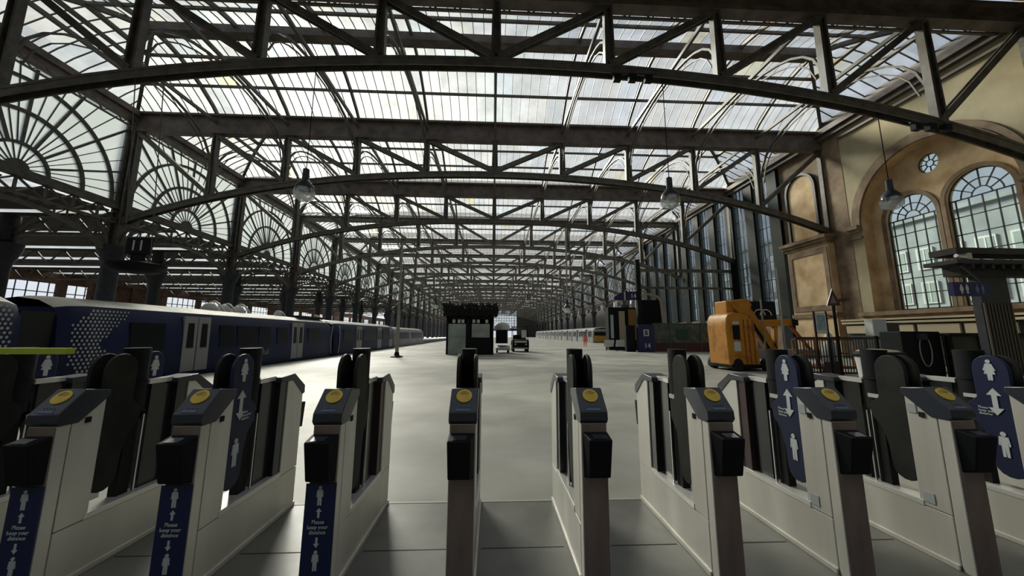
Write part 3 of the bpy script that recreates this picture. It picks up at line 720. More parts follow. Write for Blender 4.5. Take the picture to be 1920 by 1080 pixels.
    # paddles
    def pad(s, y0, y1, m, marks, mirror=False):
        X0 = s*.062; o = paddle_outline(y0, y1)
        if mirror: o = [(y0+y1-u, v) for u, v in o]
        b = MB(); b.prism(o, 'x', X0-.013, X0+.013); p = b.build('paddle', m, g, True, bevel=.005)
        if marks:
            c = (y0+y1)/2; face = X0-.0155 if xc > 0 else X0+.0155
            for nm in ('pictogram', 'arrow', 'pictogram '):
                q = MB()
                if nm == 'arrow': arrow(q, 0, .93, .21, both=True)
                elif nm == 'pictogram': pictogram(q, 0, 1.20, .165, True)
                else: pictogram(q, -.01, .62, .19, False)
                q.v = [(face + (v[1] if xc > 0 else -v[1]), c + v[0], v[2]) for v in q.v]; q.build(nm.strip(), WHITE, p)
            t = text_mesh('Please\nkeep your\ndistance', .026, 'lettering', WHITE, p, 'LEFT', .9)
            # text plane: letters run along y
            if xc > 0: t.rotation_euler = (math.radians(90), 0, math.radians(-90)); t.location = (face, c+.115, .955)
            else: t.rotation_euler = (math.radians(90), 0, math.radians(90)); t.location = (face, c+.02, .955)
        return p
    pm = PADDLE_B if blue else PADDLE
    vis = -1 if xc > 0 else 1
    pad(vis, 2.80, 3.03, pm, blue); pad(-vis, 2.82, 3.05, PADDLE, False)
    if extra:
        pad(-1, 3.24, 3.40, PADDLE_B, True, True)
    if banner:
        bn = MB().box((-HW-.008, 2.527, 0.005), (HW+.004, 2.535, .640)).build('banner', BLUE, g)
        q = MB(); pictogram(q, -.005, .515, .11, False, 2.525); q.build('pictogram', WHITE, bn); q = MB(); arrow(q, -.005, .445, .055, True, False, 2.525); q.build('arrow', WHITE, bn)
        q = MB(); arrow(q, -.005, .28, .055, False, False, 2.525); q.build('arrow', WHITE, bn); q = MB(); pictogram(q, -.005, .155, .11, False, 2.525); q.build('pictogram', WHITE, bn)
        face_cam(text_mesh('Please\nkeep your\ndistance', .030, 'lettering', WHITE, bn, 'CENTER', .95), -.005, 2.524, .392)
    # side fittings
    s = -1 if xc > 0 else 1
    m = MB(); m.box((s*(HW+.003)-.004, 2.70, .965), (s*(HW+.003)+.004, 2.735, 1.0)); m.build('key_switch', BLACK, g)
    if side_notice:
        m = MB(); m.box((s*(HW+.002)-.003, 2.75, .985), (s*(HW+.002)+.003, 2.81, 1.05)); m.build('notice', mat('notice_grey', (.42, .46, .48), .5) if 'notice_grey' not in bpy.data.materials else bpy.data.materials['notice_grey'], g)
        m = MB(); m.box((s*(HW+.002)-.002, 2.72, .37), (s*(HW+.002)+.002, 2.79, .44)); m.build('notice', bpy.data.materials['notice_grey'], g)
    return g
gate(0, 'ticket gate at the left frame edge, mostly cut off, with blue pictogram paddle behind', extra=True)
gate(1, 'ticket gate second from the left edge with blue distance banner and plain dark paddle', banner=True, extra=True)
gate(2, 'ticket gate with both a blue distance banner and a blue pictogram paddle', banner=True, blue=True)
gate(3, 'rightmost ticket gate with a blue distance banner, left of the one seen end on', banner=True)
gate(4, 'slim ticket gate seen almost end on in front of the black kiosk')
gate(5, 'ticket gate just right of the end-on one, its steel side turned left')
gate(6, 'ticket gate with plain paddles in front of the blue platform 14 totem and orange lift')
gate(7, 'ticket gate right of the orange lift with blue pictogram paddle and grey notice', blue=True, side_notice=True)
gate(8, 'ticket gate with a wide plain olive paddle and grey notice, below the left arched window', side_notice=True)
gate(9, 'ticket gate with blue paddle of a woman pictogram at the right edge', blue=True)
gate(10, 'ticket gate at the extreme right edge, only its far end showing')

# manual gate on the left with lime edge strip
mg = thing('barrier_gate', 'dark glass side gate topped by a lime green strip at the left edge', 'gate', (-4.4, 3.3, 0))
MB().box((-2.4, -.02, .1), (.54, .02, 1.38)).build('gate_panel', SMOKE, mg)
b = MB().box((-2.4, -.59, 1.405), (1.52, -.53, 1.445)); b.box((-1.6, -.56, 1.38), (-1.5, .0, 1.405)); b.build('edge_strip', LIME, mg)
b = MB(); b.bar((.5, 0, 0), (.5, 0, 1.38), .06, .06); b.bar((-2.3, 0, 0), (-2.3, 0, 1.38), .06, .06); b.build('gate_post', BLACK, mg)
b = MB(); b.box((-2.4, -.06, 1.12), (.45, -.0, 1.17)); b.build('handrail', STEEL, mg)
# paper scrap
b = MB(); b.add([(-.03, -.02, .004), (.03, -.03, .012), (.04, .02, .006), (0, .035, .016), (-.035, .02, .005)], [[0,1,2,3,4]]); o = b.build('paper_scrap', PAPER); o.location = (.01, 2.52, 0); tag(o, 'small crumpled white paper scrap on the floor between two gates', 'litter')

# ------------------------------------------------------------------ trains
def carriage(y0, y1, side, zb, zt, label, name='train_carriage', dots=(False, False), doors=(), windows=(), body=TRAIN, roofm=TRAIN_ROOF, W=2.8, group=None, nose=None, doorm=None, panto=False):
    """side: x of the platform-facing side; body goes away from the platform"""
    sx = -1 if side < 0 else 1
    root = thing(name, label, 'train carriage', (side, y0, 0), 0, group)
    Ln = y1-y0; s = sx
    prof_ = [(0, zb), (0, .35), (.02*s, zt*.55), (.10*s, zt*.86), (.28*s, zt*.985)]
    prof_r = [(.28*s, zt*.985), (.75*s, zt+.17), (W/2*s, zt+.25), ((W-.75)*s, zt+.17), ((W-.28)*s, zt*.985)]
    prof_b = [((W-.28)*s, zt*.985), ((W-.10)*s, zt*.86), (W*s, zt*.5), (W*s, zb)]
    body_pts = prof_+prof_b[0:]
    nseg = 6; ys = [0, .25, .7, Ln-.7, Ln-.25, Ln]; ins = [.14, .05, 0, 0, .05, .14]
    def skin(pts, closed, name_, m):
        mb_ = MB(); vs = []; n = len(pts)
        for yy, i_ in zip(ys, ins):
            for x, z in pts:
                cx_ = W/2*s; vs.append((cx_+(x-cx_)*(1-i_*.8), yy, z-(i_*.6 if z > zt*.5 else 0)))
        fs = []
        for a in range(len(ys)-1):
            for i in range(n if closed else n-1): fs.append([a*n+i, a*n+(i+1) % n, (a+1)*n+(i+1) % n, (a+1)*n+i])
        if closed: fs += [list(range(n))[::-1], [(len(ys)-1)*n+i for i in range(n)]]
        mb_.add(vs, fs); return mb_.build(name_, m, root, True)
    skin(body_pts, True, 'carriage_body', body)
    skin(prof_r, False, 'carriage_roof', roofm)
    u = MB(); u.box((.15*s, .8, -.95), ((W-.15)*s, Ln-.8, zb)) if s > 0 else u.box(((W-.15)*s, .8, -.95), (.15*s, Ln-.8, zb)); u.build('underframe', TRAIN_DK, root)
    def sidebox(a, b, z0, z1, t, m, nm, par=root):
        mb_ = MB(); x0, x1 = -s*t, .04*s
        xz = lambda z: .02*s if z < zt*.6 else .07*s
        mb_.add([(xz(z0)-s*t, a, z0), (xz(z0)-s*t, b, z0), (xz(z1)-s*t, b, z1), (xz(z1)-s*t, a, z1), (xz(z0)+s*.05, a, z0), (xz(z0)+s*.05, b, z0), (xz(z1)+s*.05, b, z1), (xz(z1)+s*.05, a, z1)], [[0,1,2,3],[0,4,5,1],[1,5,6,2],[2,6,7,3],[3,7,4,0]])
        return mb_.build(nm, m, par)
    for a in doors:
        for q in (0, .68):
            d = sidebox(a+q, a+q+.63, .12, zt*.93, .035, doorm or TRAIN_DOOR, 'carriage_door')
            sidebox(a+q+.17, a+q+.47, zt*.42, zt*.82, .045, TRAIN_WIN, 'door_window', d)
    for a, b_ in windows: sidebox(a, b_, zt*.42, zt*.80, .03, TRAIN_WIN, 'carriage_window')
    for i, on in enumerate(dots):      # halftone saltire made of dots
        if not on: continue
        d = MB(); ye = 0 if i == 0 else Ln; sg = 1 if i == 0 else -1
        for r_ in range(19):
            z = .25 + r_*(zt*.93-.25)/18; tz = abs(r_-9)/9.0
            for c_ in range(17):
                off = .28+c_*.118+(.059 if r_ % 2 else 0)
                lo = .05+.9*tz**1.2-.25; hi = 1.0+.9*tz
                if i == 1: lo, hi = .1, .55+.9*(1-tz)
                if lo <= off <= hi:
                    rr = .041*(1-.35*abs(off-.8)); yy = ye+sg*off
                    xs_ = (.0 if z < zt*.5 else .04*s) - s*.012 + (W/2*s*.8*.06 if off < .35 else 0)
                    xz_ = .02*s*min(1, z/(zt*.55)) if z < zt*.55 else (.02+.08*(z-zt*.55)/(zt*.31))*s
                    inn = .14 if off < .01 else (.14-(off)/.25*.09 if off < .25 else (.05*(1-(off-.25)/.45) if off < .7 else 0))
                    xb = xz_ + (W/2*s-xz_)*inn*.8 - s*.012
                    d.add([(xb, yy+rr*math.cos(2*math.pi*q/8), z+rr*1.1*math.sin(2*math.pi*q/8)) for q in range(8)], [list(range(8))])
        d.build('dotted_pattern', DOT, root)['kind'] = 'stuff'
    if panto:
        for q, (yy, sc_) in enumerate(((7.0, 1.0), (7.9, .9), (8.9, 1.0), (12.5, .7), (17.5, .6))):
            p = MB(); cx_ = W/2*s
            p.lathe([(.36*sc_, 0), (.34*sc_, .12), (.22*sc_, .30), (.05, .38)], (cx_, yy, zt+.2), 12)
            p.path([(cx_-.5*sc_+1.0*sc_*i/8, yy+.2, zt+.22+.45*sc_*math.sin(math.pi*i/8)) for i in range(9)], .08, .06)
            p.build('roof_insulator', PAPER, root, True)
        p = MB(); p.box((min(.6*s, 2.2*s), 13.5, zt+.18), (max(.6*s, 2.2*s), 16.8, zt+.33)); p.build('roof_vent', TRAIN_DK, root)
    if nose:
        f = MB(); f.box((.25*s if s > 0 else (W-.25)*s, -.06, .9-.6), ((W-.25)*s if s > 0 else .25*s, .05, 1.25)); f.build('cab_front', TYEL, root)
        f = MB(); f.box((.35*s, -.07, 1.4), ((W-.35)*s, .08, 2.1)) if s > 0 else None; f.build('cab_window', TRAIN_WIN, root)
        f = MB(); f.path([(.05*s, -.05, .1), (.05*s, -.05, zt*.8), (.35*s, -.05, zt*1.0), (W/2*s, -.05, zt+.18)], .12, .1); f.build('cab_edge', PAPER, root)
    return root
c = carriage(-11.5, 10.0, -11.6, -.55, 2.35, 'navy train carriage at the left edge whose dotted end faces the gap', dots=(False, True), windows=[(2, 4), (5, 7), (12, 14), (15.5, 17.5)], doors=(9,))
c = carriage(10.8, 28.1, -11.6, -.55, 2.35, 'long navy train carriage with grey double doors and dotted end', dots=(True, False), doors=(4.0, 11.7), windows=[(1.9, 3.2), (5.9, 6.8), (7.0, 8.4), (8.6, 9.6), (10.2, 11.2), (13.6, 15.2)], panto=True)
t = text_mesh('ScotRail', .42, 'lettering', TRAIN_DOOR, c); t.rotation_euler = (math.radians(90), 0, math.radians(90)); t.location = (.02, 8.8, .62)
b = MB()
for yy in (16.95,):
    b.path([(.02, yy+.12*math.sin(math.pi*i/8)*-1.4+.15, .1+2.0*i/8) for i in range(9)], .1, .03, up=(1, 0, 0))
b.build('end_stripe', TRAIN_DOOR, c)
c = carriage(28.6, 45.4, -11.6, -.55, 2.35, 'navy train carriage beyond the lamp pole side, second gap behind the long one', doors=(4.3, 10.2, 14.5), windows=[(1.5, 3.5), (6, 9.5), (12, 14)])
b = MB(); b.path([(.02, .5-.12*math.sin(math.pi*i/8)*-1.4, .1+2.0*i/8) for i in range(9)], .1, .03, up=(1, 0, 0)); b.build('end_stripe', TRAIN_DOOR, c)
carriage(46.5, 66, -11.9, -.55, 2.2, 'silvery train carriage at the far end of the navy train', windows=[(1.5, 8), (9.5, 18)], body=TRAIN_GREY)
# coupling gangways
for y0, y1 in ((10.02, 10.78), (28.12, 28.58)):
    o = MB().box((-14.1, y0, -.4), (-11.9, y1, 2.1)).build('train_gangway', TRAIN_DK); tag(o, 'black gangway bellows in the gap %s' % ('at the dotted carriage ends' if y0 < 20 else 'behind the long navy carriage'), 'gangway')
carriage(-4, 14.2, -29.0, .2, 3.9, 'dark grey train cab roofline standing beyond the left edge carriage', body=TRAIN_GREY, windows=[(15.5, 17.4)])
for i in range(5):
    carriage(71+i*19.3, 71+i*19.3+18.9, 18.9, -.5, 2.75, ['silver train carriage with yellow cab front beside the right platform', 'second silver carriage behind the yellow-fronted cab', 'third silver carriage behind the yellow-fronted cab', 'fourth silver carriage behind the yellow-fronted cab', 'furthest silver carriage of the right-hand train'][i], body=TRAIN_GREY, roofm=TRAIN_GREY, W=3.6, doors=(4.5, 12.5), windows=[(1, 3.5), (6.5, 11.5), (14.5, 17.5)], nose=(i == 0), doorm=TRAIN_DK)

# ------------------------------------------------------------------ kiosk with shaggy dark roof
k = thing('kiosk', 'small black kiosk with frosted panels and a shaggy dark roof on the concourse', 'kiosk', (-3.6, 29.4, 0))
b = MB(); b.box((0, 0, 0), (.15, 2.4, 2.95)); b.box((3.5, 0, 0), (3.65, 2.4, 2.95)); b.box((1.55, 0, 0), (1.85, .1, 2.95)); b.box((0, 0, 2.72), (3.65, .12, 2.95)); b.box((0, 2.3, 0), (3.65, 2.4, 2.95)); b.box((1.85, 0, 0), (3.65, .08, 1.25)); b.box((0, 0, 2.9), (3.65, 2.4, 3.0)); b.build('kiosk_frame', BLACK, k)
MB().box((.15, .02, .02), (1.5, .06, 2.35)).build('kiosk_door', KGLASS, k)
MB().box((1.95, .02, 1.3), (3.35, .06, 2.35)).build('kiosk_window', KGLASS, k)
b = MB()
for x0 in (.45, .85, 1.15, 2.0, 2.35, 3.0): b.box((x0, .0, 2.42), (x0+.22, .05, 2.68))  # white reflections and small signs over the glass, painted as blocks
b.build('white_bits', PAPER, k)
b = MB(); rnd = random.Random(3)
b.box((-.1, -.1, 3.0), (3.75, 2.5, 3.5))
for i in range(900):
    s_ = rnd.random()
    if s_ < .5: x, y = rnd.uniform(-.25, 3.9), rnd.uniform(-.3, -.05)
    elif s_ < .65: x, y = rnd.uniform(-.3, -.1), rnd.uniform(-.2, 2.5)
    elif s_ < .8: x, y = rnd.uniform(3.75, 3.95), rnd.uniform(-.2, 2.5)
    else: x, y = rnd.uniform(-.2, 3.8), rnd.uniform(-.2, 2.5)
    z = rnd.uniform(2.9, 3.75) if s_ < .8 else 3.5; d = Vector((rnd.uniform(-.15, .15), rnd.uniform(-.12, .1), rnd.uniform(.1, .38)))
    b.bar((x, y, z), Vector((x, y, z))+d, rnd.uniform(.04, .1), .03)
b.build('roof_fringe', FOLIAGE, k)

# buggies behind the kiosk
def buggy():
    v = thing('station_buggy', 'dark electric station buggy facing the gates right of the kiosk', 'buggy', (1.75, 33.9, 0))
    b = MB(); b.prism([(-.0, .35), (0, .8), (.25, 1.05), (.9, 1.1), (1.0, .55), (2.3, .55), (2.4, .95), (2.7, .95), (2.75, .35)], 'x', 0, 1.5); b.build('buggy_body', BLACK, v, bevel=.04)
    b = MB(); b.box((.2, -.04, .82), (1.3, .03, .98)); b.box((.12, -.05, .28), (1.38, .03, .38)); b.build('front_bumper', PAPER, v)
    b = MB(); 
    for x in (.08, 1.42):
        b.bar((x, .35, 1.05), (x, .65, 2.2), .05, .05); b.bar((x, 2.5, .9), (x, 2.4, 2.2), .05, .05)
    b.box((.0, .5, 2.18), (1.5, 2.5, 2.25)); b.build('canopy_frame', BLACK, v)
    b = MB(); b.add([(.85, .40, 1.25), (1.3, .40, 1.25), (1.3, .58, 1.95), (.85, .58, 1.95)], [[0,1,2,3]]); b.build('windscreen_sheet', PAPER, v)
    b = MB(); b.box((.15, 1.3, .8), (1.35, 1.8, .95)); b.box((.15, 1.75, .9), (1.35, 1.85, 1.5)); b.build('seat', BLACK_R, v)
    b = MB(); b.tube([(.4, .75, 1.0), (.4, 1.05, 1.35)], .02); b.tube([(.4+.18*math.cos(a), 1.05+.08*math.sin(a), 1.35+.16*math.sin(a)) for a in [2*math.pi*i/12 for i in range(13)]], .015, 6); b.build('steering_wheel', BLACK, v)
    for x in (0.02, 1.28):
        for y in (.45, 2.35):
            w_ = MB(); w_.tube([(x, y, .25), (x+.2, y, .25)], .25, 16); w_.build('wheel', BLACK_R, v, True)
    for x in (.2, 1.15): l = MB(); l.tube([(x+.07, -.03, .68), (x+.07, .05, .68)], .08, 12); l.build('headlight', CHROME, v)
    b = MB(); b.tube([(.3, 2.4, 2.2), (.3, 2.4, 3.0)], .03, 6); b.build('aerial_pole', BLACK, v)
buggy()
v = thing('luggage_cart', 'low white cart with dark box and pale domed cover behind the kiosk', 'cart', (.25, 31.6, 0))
b = MB(); b.prism([(-.2, .25), (-.2, .45), (2.0, .7), (2.2, .3)], 'x', 0, 1.2); b.build('cart_bed', PAPER, v, bevel=.03)
b = MB(); b.box((.0, .3, .8), (1.0, 1.6, 1.9)); b.build('cart_box', BLACK, v, bevel=.03)
b = MB(); b.lathe([(.72, 0), (.7, .25), (.55, .5), (.3, .62), (.05, .66)], (.5, .9, 1.95), 16); b.build('domed_cover', PAPER, v, True)
for x in (.05, 1.0):
    for y in (.2, 1.7): MB().tube([(x, y, .2), (x+.12, y, .2)], .2, 14).build('wheel', BLACK_R, v, True)

# ------------------------------------------------------------------ person in orange hi-vis on the right platform
def person(x, y, rz=0):
    root = thing('person', 'person in orange hi-vis jacket and trousers standing on the far platform', 'person', (x, y, 0), rz)
    me = bpy.data.meshes.new('body')
    P = [(0, 0, .98), (0, 0, 1.15), (0, .0, 1.36), (0, 0, 1.50), (0, -.01, 1.58), (0, -.01, 1.70), (0, -.01, 1.80),
         (.19, 0, 1.46), (.25, .02, 1.18), (.26, -.10, .95), (.26, -.14, .86), (-.19, 0, 1.46), (-.26, .02, 1.18), (-.30, -.03, .94), (-.31, -.05, .85),
         (.10, 0, .92), (.12, -.02, .50), (.13, .01, .09), (.14, -.15, .05), (-.10, 0, .92), (-.13, .02, .50), (-.14, .04, .09), (-.15, -.12, .05)]
    Eg = [(0,1),(1,2),(2,3),(3,4),(4,5),(5,6),(3,7),(7,8),(8,9),(9,10),(3,11),(11,12),(12,13),(13,14),(0,15),(15,16),(16,17),(17,18),(0,19),(19,20),(20,21),(21,22)]
    Rr = [.16, .15, .18, .13, .06, .10, .08, .08, .065, .05, .05, .08, .065, .05, .05, .12, .085, .06, .05, .12, .085, .06, .05]
    me.from_pydata(P, Eg, []); o = bpy.data.objects.new('body', me); col.objects.link(o); o.parent = root
    sk = o.modifiers.new('skin', 'SKIN')
    for i, r_ in enumerate(Rr): me.skin_vertices[0].data[i].radius = (r_, r_*.8)
    me.skin_vertices[0].data[0].use_root = True
    o.modifiers.new('sub', 'SUBSURF').levels = 1; o.modifiers['sub'].render_levels = 2
    me.materials.append(HIVIS)
    h = MB(); h.lathe([(.05, 1.52), (.095, 1.60), (.105, 1.68), (.10, 1.74)], (0, -.015, 0), 14); h.add([(-.015, -.12, 1.66), (.015, -.12, 1.66), (0, -.15, 1.63), (0, -.11, 1.62)], [[0,1,2],[0,2,3],[1,3,2]]); h.build('head', SKIN, root, True)
    h = MB(); h.lathe([(.12, 1.72), (.118, 1.78), (.09, 1.85), (.03, 1.88)], (0, -.01, 0), 14); h.build('helmet', BLACK, root, True)
    for z in (1.05, 1.22): b_ = MB(); b_.lathe([(.205, z), (.205, z+.05)], (0, 0, 0), 16); b_.build('reflective_band', PAPER, root)
    for sx in (-1, 1):
        hb = MB(); hx = .26 if sx > 0 else -.31; hy = -.14 if sx > 0 else -.05
        hb.box((hx-.035, hy-.02, .77), (hx+.035, hy+.02, .86))
        for f_ in range(4): hb.tube([(hx-.027+f_*.018, hy, .78), (hx-.027+f_*.018, hy-.01, .72), (hx-.027+f_*.018, hy-.03, .69+.004*f_)], .009, 6)
        hb.tube([(hx+sx*-.035, hy-.01, .83), (hx-sx*.05, hy-.03, .78)], .010, 6); hb.build('hand', SKIN, root, True)
    return root
person(12.05, 49.0, .2)

# ------------------------------------------------------------------ right platform furniture
bn = thing('bench', 'pale perforated metal platform bench with two tilted backs beside the blue totem', 'bench', (10.9, 37.2, 0), -.15)
for i in (0, 1):
    x0 = i*1.15; b = MB(); b.add([(x0+.25, .35, 1.05), (x0+1.2, .35, 1.05), (x0+1.05, .05, .48), (x0+.1, .05, .48), (x0+.25, .39, 1.05), (x0+1.2, .39, 1.05), (x0+1.05, .09, .48), (x0+.1, .09, .48)], [[0,1,2,3],[7,6,5,4],[0,3,7,4],[1,5,6,2],[0,4,5,1],[3,2,6,7]]); b.build('bench_back', SEAT, bn)
    b = MB(); b.add([(x0+.1, .07, .48), (x0+1.05, .07, .48), (x0+.95, -.45, .45), (x0, -.45, .45), (x0+.1, .07, .44), (x0+1.05, .07, .44), (x0+.95, -.45, .41), (x0, -.45, .41)], [[3,2,1,0],[4,5,6,7],[0,1,5,4],[1,2,6,5],[2,3,7,6],[3,0,4,7]]); b.build('seat', SEAT, bn)
for x in (.3, 1.3, 2.0): b = MB(); b.bar((x, -.2, 0), (x, -.2, .42), .07, .07); b.bar((x, -.45, .02), (x, .2, .02), .06, .04); b.build('leg', BLACK, bn)
tt = thing('platform_totem', 'blue totem with white symbol and number 14 standing on the right of the concourse', 'sign', (13.45, 34.4, 0))
MB().box((0, 0, 0), (1.5, .35, 2.5)).build('totem_panel', SIGNBLUE, tt, bevel=.02)
b = MB(); b.box((.5, -.012, 1.45), (1.0, 0, 2.05)); b.build('symbol', PAPER, tt)
b = MB(); b.box((.62, -.02, 1.55), (.88, -.012, 1.95)); b.build('symbol_bars', SIGNBLUE, tt); b = MB(); b.box((.69, -.026, 1.72), (.81, -.02, 1.78)); b.build('symbol_bars', PAPER, tt)
face_cam(text_mesh('14', .62, 'lettering', PAPER, tt, bold=.012), .8, -.012, .55)
o = MB().box((12.45, 34.8, 0), (13.3, 35.3, 2.45)).build('equipment_cabinet', BLACK, bevel=.02); tag(o, 'tall black cabinet beside the blue platform 14 totem', 'cabinet')
hs = thing('platform_sign', 'blue hanging sign reading 14 above the benches on the right', 'sign', (12.2, 37.0, 5.0))
b = MB(); b.prism([(.0, 0), (0, .35), (.5, .7), (1.2, .9), (2.5, .9), (2.5, .05), (1.0, .0)], 'y', 0, .2); b.build('sign_panel', SIGNBLUE, hs)
face_cam(text_mesh('14', .62, 'lettering', PAPER, hs, bold=.01), 1.95, -.01, .42)
b = MB(); b.box((1.0, -.03, 0), (1.12, 0, .85)); b.build('sign_divider', PAPER, hs)
b = MB(); b.bar((.3, .1, .4), (.3, .1, 7.5), .03, .03); b.bar((2.3, .1, .8), (2.3, .1, 7.5), .03, .03); b.build('suspension_rod', IRON, hs)
en = thing('entrance_kiosk', 'arched cream-edged entrance with dark opening and coloured panels behind the totem', 'entrance', (12.0, 38.5, 0))
b = MB(); b.box((3.0, .05, 0), (5.6, 1.4, 5.2)); b.build('dark_opening', BLACK, en)
b = MB(); b.path([(3.0, 0, 0), (3.0, 0, 5.0)]+[(4.3-1.3*math.cos(a_), 0, 5.0+.8*math.sin(a_)) for a_ in [math.pi*i/10 for i in range(11)]]+[(5.6, 0, 5.0), (5.9, 0, 0)], .18, .18, up=(0, 1, 0)); b.build('cream_arch', CREAM, en)
MB().box((2.1, 0, 1.0), (2.9, .3, 4.2)).build('amber_panel', mat('amber', (.34, .20, .05), .5), en)
MB().box((1.1, 0, 1.0), (1.7, .3, 4.0)).build('cream_panel', CREAM, en)
MB().box((.2, 0, 1.2), (.5, .3, 3.6)).build('pale_panel', mat('pale_cyan', (.42, .55, .58), .5), en)
MB().box((.0, .1, 0), (3.0, 1.2, 4.4)).build('kiosk_wall', GREEN_DK, en)
ho = thing('glazed_hoarding', 'low glazed screen with maroon base and green notice right of the blue totem', 'screen', (15.3, 35.2, 0))
MB().box((0, 0, 0), (7.5, .15, .82)).build('maroon_base', mat('maroon_base', (.075, .022, .018), .6), ho)
MB().box((0, .04, .82), (7.5, .08, 2.6)).build('screen_panel', mat('green_grey_screen', (.085, .11, .095), .3, var=.5, scale=1.5), ho)
b = MB()
for i in range(6): b.box((i*1.5-.04, -.02, 0), (i*1.5+.04, .12, 2.65))
b.box((0, -.02, 2.58), (7.5, .1, 2.68)); b.build('screen_frame', GREEN_G, ho)
b = MB(); b.box((2.2, -.05, 1.15), (3.3, 0, 2.1)); b.build('green_notice', mat('green_notice', (.01, .07, .045), .5), ho)
o = MB().box((15.2, 25.2, 0), (22.8, 25.5, .62)).build('low_wall', mat('grey_rail', (.25, .25, .23), .6)); tag(o, 'low pale barrier wall behind the orange lift', 'barrier')

# ------------------------------------------------------------------ orange boom lift
lf = thing('boom_lift', 'orange self-propelled boom lift parked behind the right ticket gates', 'boom lift', (10.3, 16.2, 0)); lf.scale = (.82, 1, 1.02)
b = MB(); b.prism([(0.05, .25), (0, 1.9), (.05, 2.25), (.2, 2.45), (.5, 2.52), (1.2, 2.40), (1.55, 2.25), (1.75, .25)], 'y', 0, 1.5); b.build('turret_body', LIFT, lf, True, bevel=.06)
b = MB(); b.box((.35, -.03, 1.35), (.72, 0, 1.95)); b.build('control_recess', BLACK, lf); b = MB(); b.box((.35, -.03, .85), (.7, 0, 1.25)); b.box((.35, -.03, 2.0), (.7, 0, 2.12)); b.build('data_plate', PAPER, lf)
b = MB()
for x in (.95, 1.2, 1.45): b.box((x, -.04, .3), (x+.04, .0, 2.2))
b.build('turret_rib', RUST, lf)
b = MB(); b.box((.35, .3, 2.45), (1.5, 1.2, 3.05)); b.prism([(.5, 3.05), (1.5, 3.15), (1.75, 2.9), (1.5, 2.3), (1.1, 2.2)], 'y', .2, 1.3); b.build('boom_head', LIFT, lf, bevel=.04)
b = MB(); b.bar((1.55, .75, 3.0), (3.4, .75, .35), .38, .42, up=(0, 1, 0)); b.build('main_boom', LIFT, lf, bevel=.02)
b = MB(); b.bar((1.5, .5, 2.6), (3.0, .5, .55), .12, .12); b.build('hydraulic_hose', BLACK, lf)
b = MB(); b.bar((2.35, .75, 2.05), (4.3, .75, 2.12), .3, .36, up=(0, 1, 0)); b.bar((4.3, .75, 2.1), (4.7, .75, 2.1), .26, .3, up=(0, 1, 0), mi=1); b.build('jib', [LIFT, GREEN_DK], lf, bevel=.015)
b = MB(); b.bar((2.6, .75, 2.0), (3.3, .75, .9), .2, .2, up=(0, 1, 0)); b.bar((3.4, .75, 2.0), (3.25, .75, .7), .2, .2, up=(0, 1, 0)); b.build('link_arm', LIFT, lf)
b = MB(); b.box((.15, .0, .12), (2.6, 1.9, .3)); b.build('chassis', BLACK, lf, bevel=.03)
for x, y in ((.5, .1), (2.2, .1), (.5, 1.8), (2.2, 1.8)): MB().tube([(x, y-.12, .27), (x, y+.18, .27)], .27, 18).build('wheel', BLACK_R, lf, True)
b = MB()
for z in (.25, .8, 1.35): 
    b.path([(3.9, -.9, z), (5.9, -.9, z), (5.9, .3, z), (3.9, .3, z), (3.9, -.9, z)], .06, .06)
for x in (3.9, 4.55, 5.2, 5.9):
    for y in (-.9, .3): b.bar((x, y, .2), (x, y, 1.35), .06, .06)
b.box((3.9, -.9, .18), (5.9, .3, .26)); b.build('work_cage', RUST, lf)
b = MB(); b.bar((4.3, .75, 2.0), (4.9, .3, .9), .14, .14); b.build('cage_link', RUST, lf)
wb = thing('cloth_bundle', 'white cloth bundle tied at the top, hanging at the orange work cage', 'cloth bundle', (13.75, 14.9, 0))
b = MB(); b.lathe([(.30, .55), (.33, .75), (.27, 1.05), (.17, 1.3), (.10, 1.4), (.15, 1.5), (.10, 1.62), (.04, 1.7)], (0, 0, 0), 14)
b.v = [(x*(1+.22*math.sin(7*math.atan2(y, x+1e-6))), y, z+.05*math.sin(5*x)) for x, y, z in b.v]; b.build('cloth', CLOTH, wb, True)
b = MB(); b.path([(0, 0, 1.6), (-.05, 0, 2.2), (.3, 0, 2.35), (-.5, 0, 2.45)], .05, .05); b.tube([(.1, 0, 1.45), (.5, 0, 1.5)], .04, 8); b.build('tie_rope', RUST, wb)
b = MB(); b.lathe([(.13, 1.36), (.15, 1.45), (.12, 1.52)], (0, 0, 0), 12); b.build('strap', RUST, wb)
b = MB(); b.lathe([(.30, 0), (.34, .1), (.27, .35), (.24, .62)], (0, 0, 0), 12); b.build('bundle_base', MAROON, wb, True)
o = MB().tube([(12.75, 16.0, 0), (12.75, 16.0, 4.6)], .035, 8).build('scaffold_pole', IRON_LT); tag(o, 'thin pale upright pole beside the orange lift jib', 'pole')
o = MB().tube([(12.3, 16.6, 0), (12.3, 16.6, 3.2)], .035, 8).build('scaffold_pole', IRON_LT); tag(o, 'shorter pale upright pole left of the taller one by the lift', 'pole')
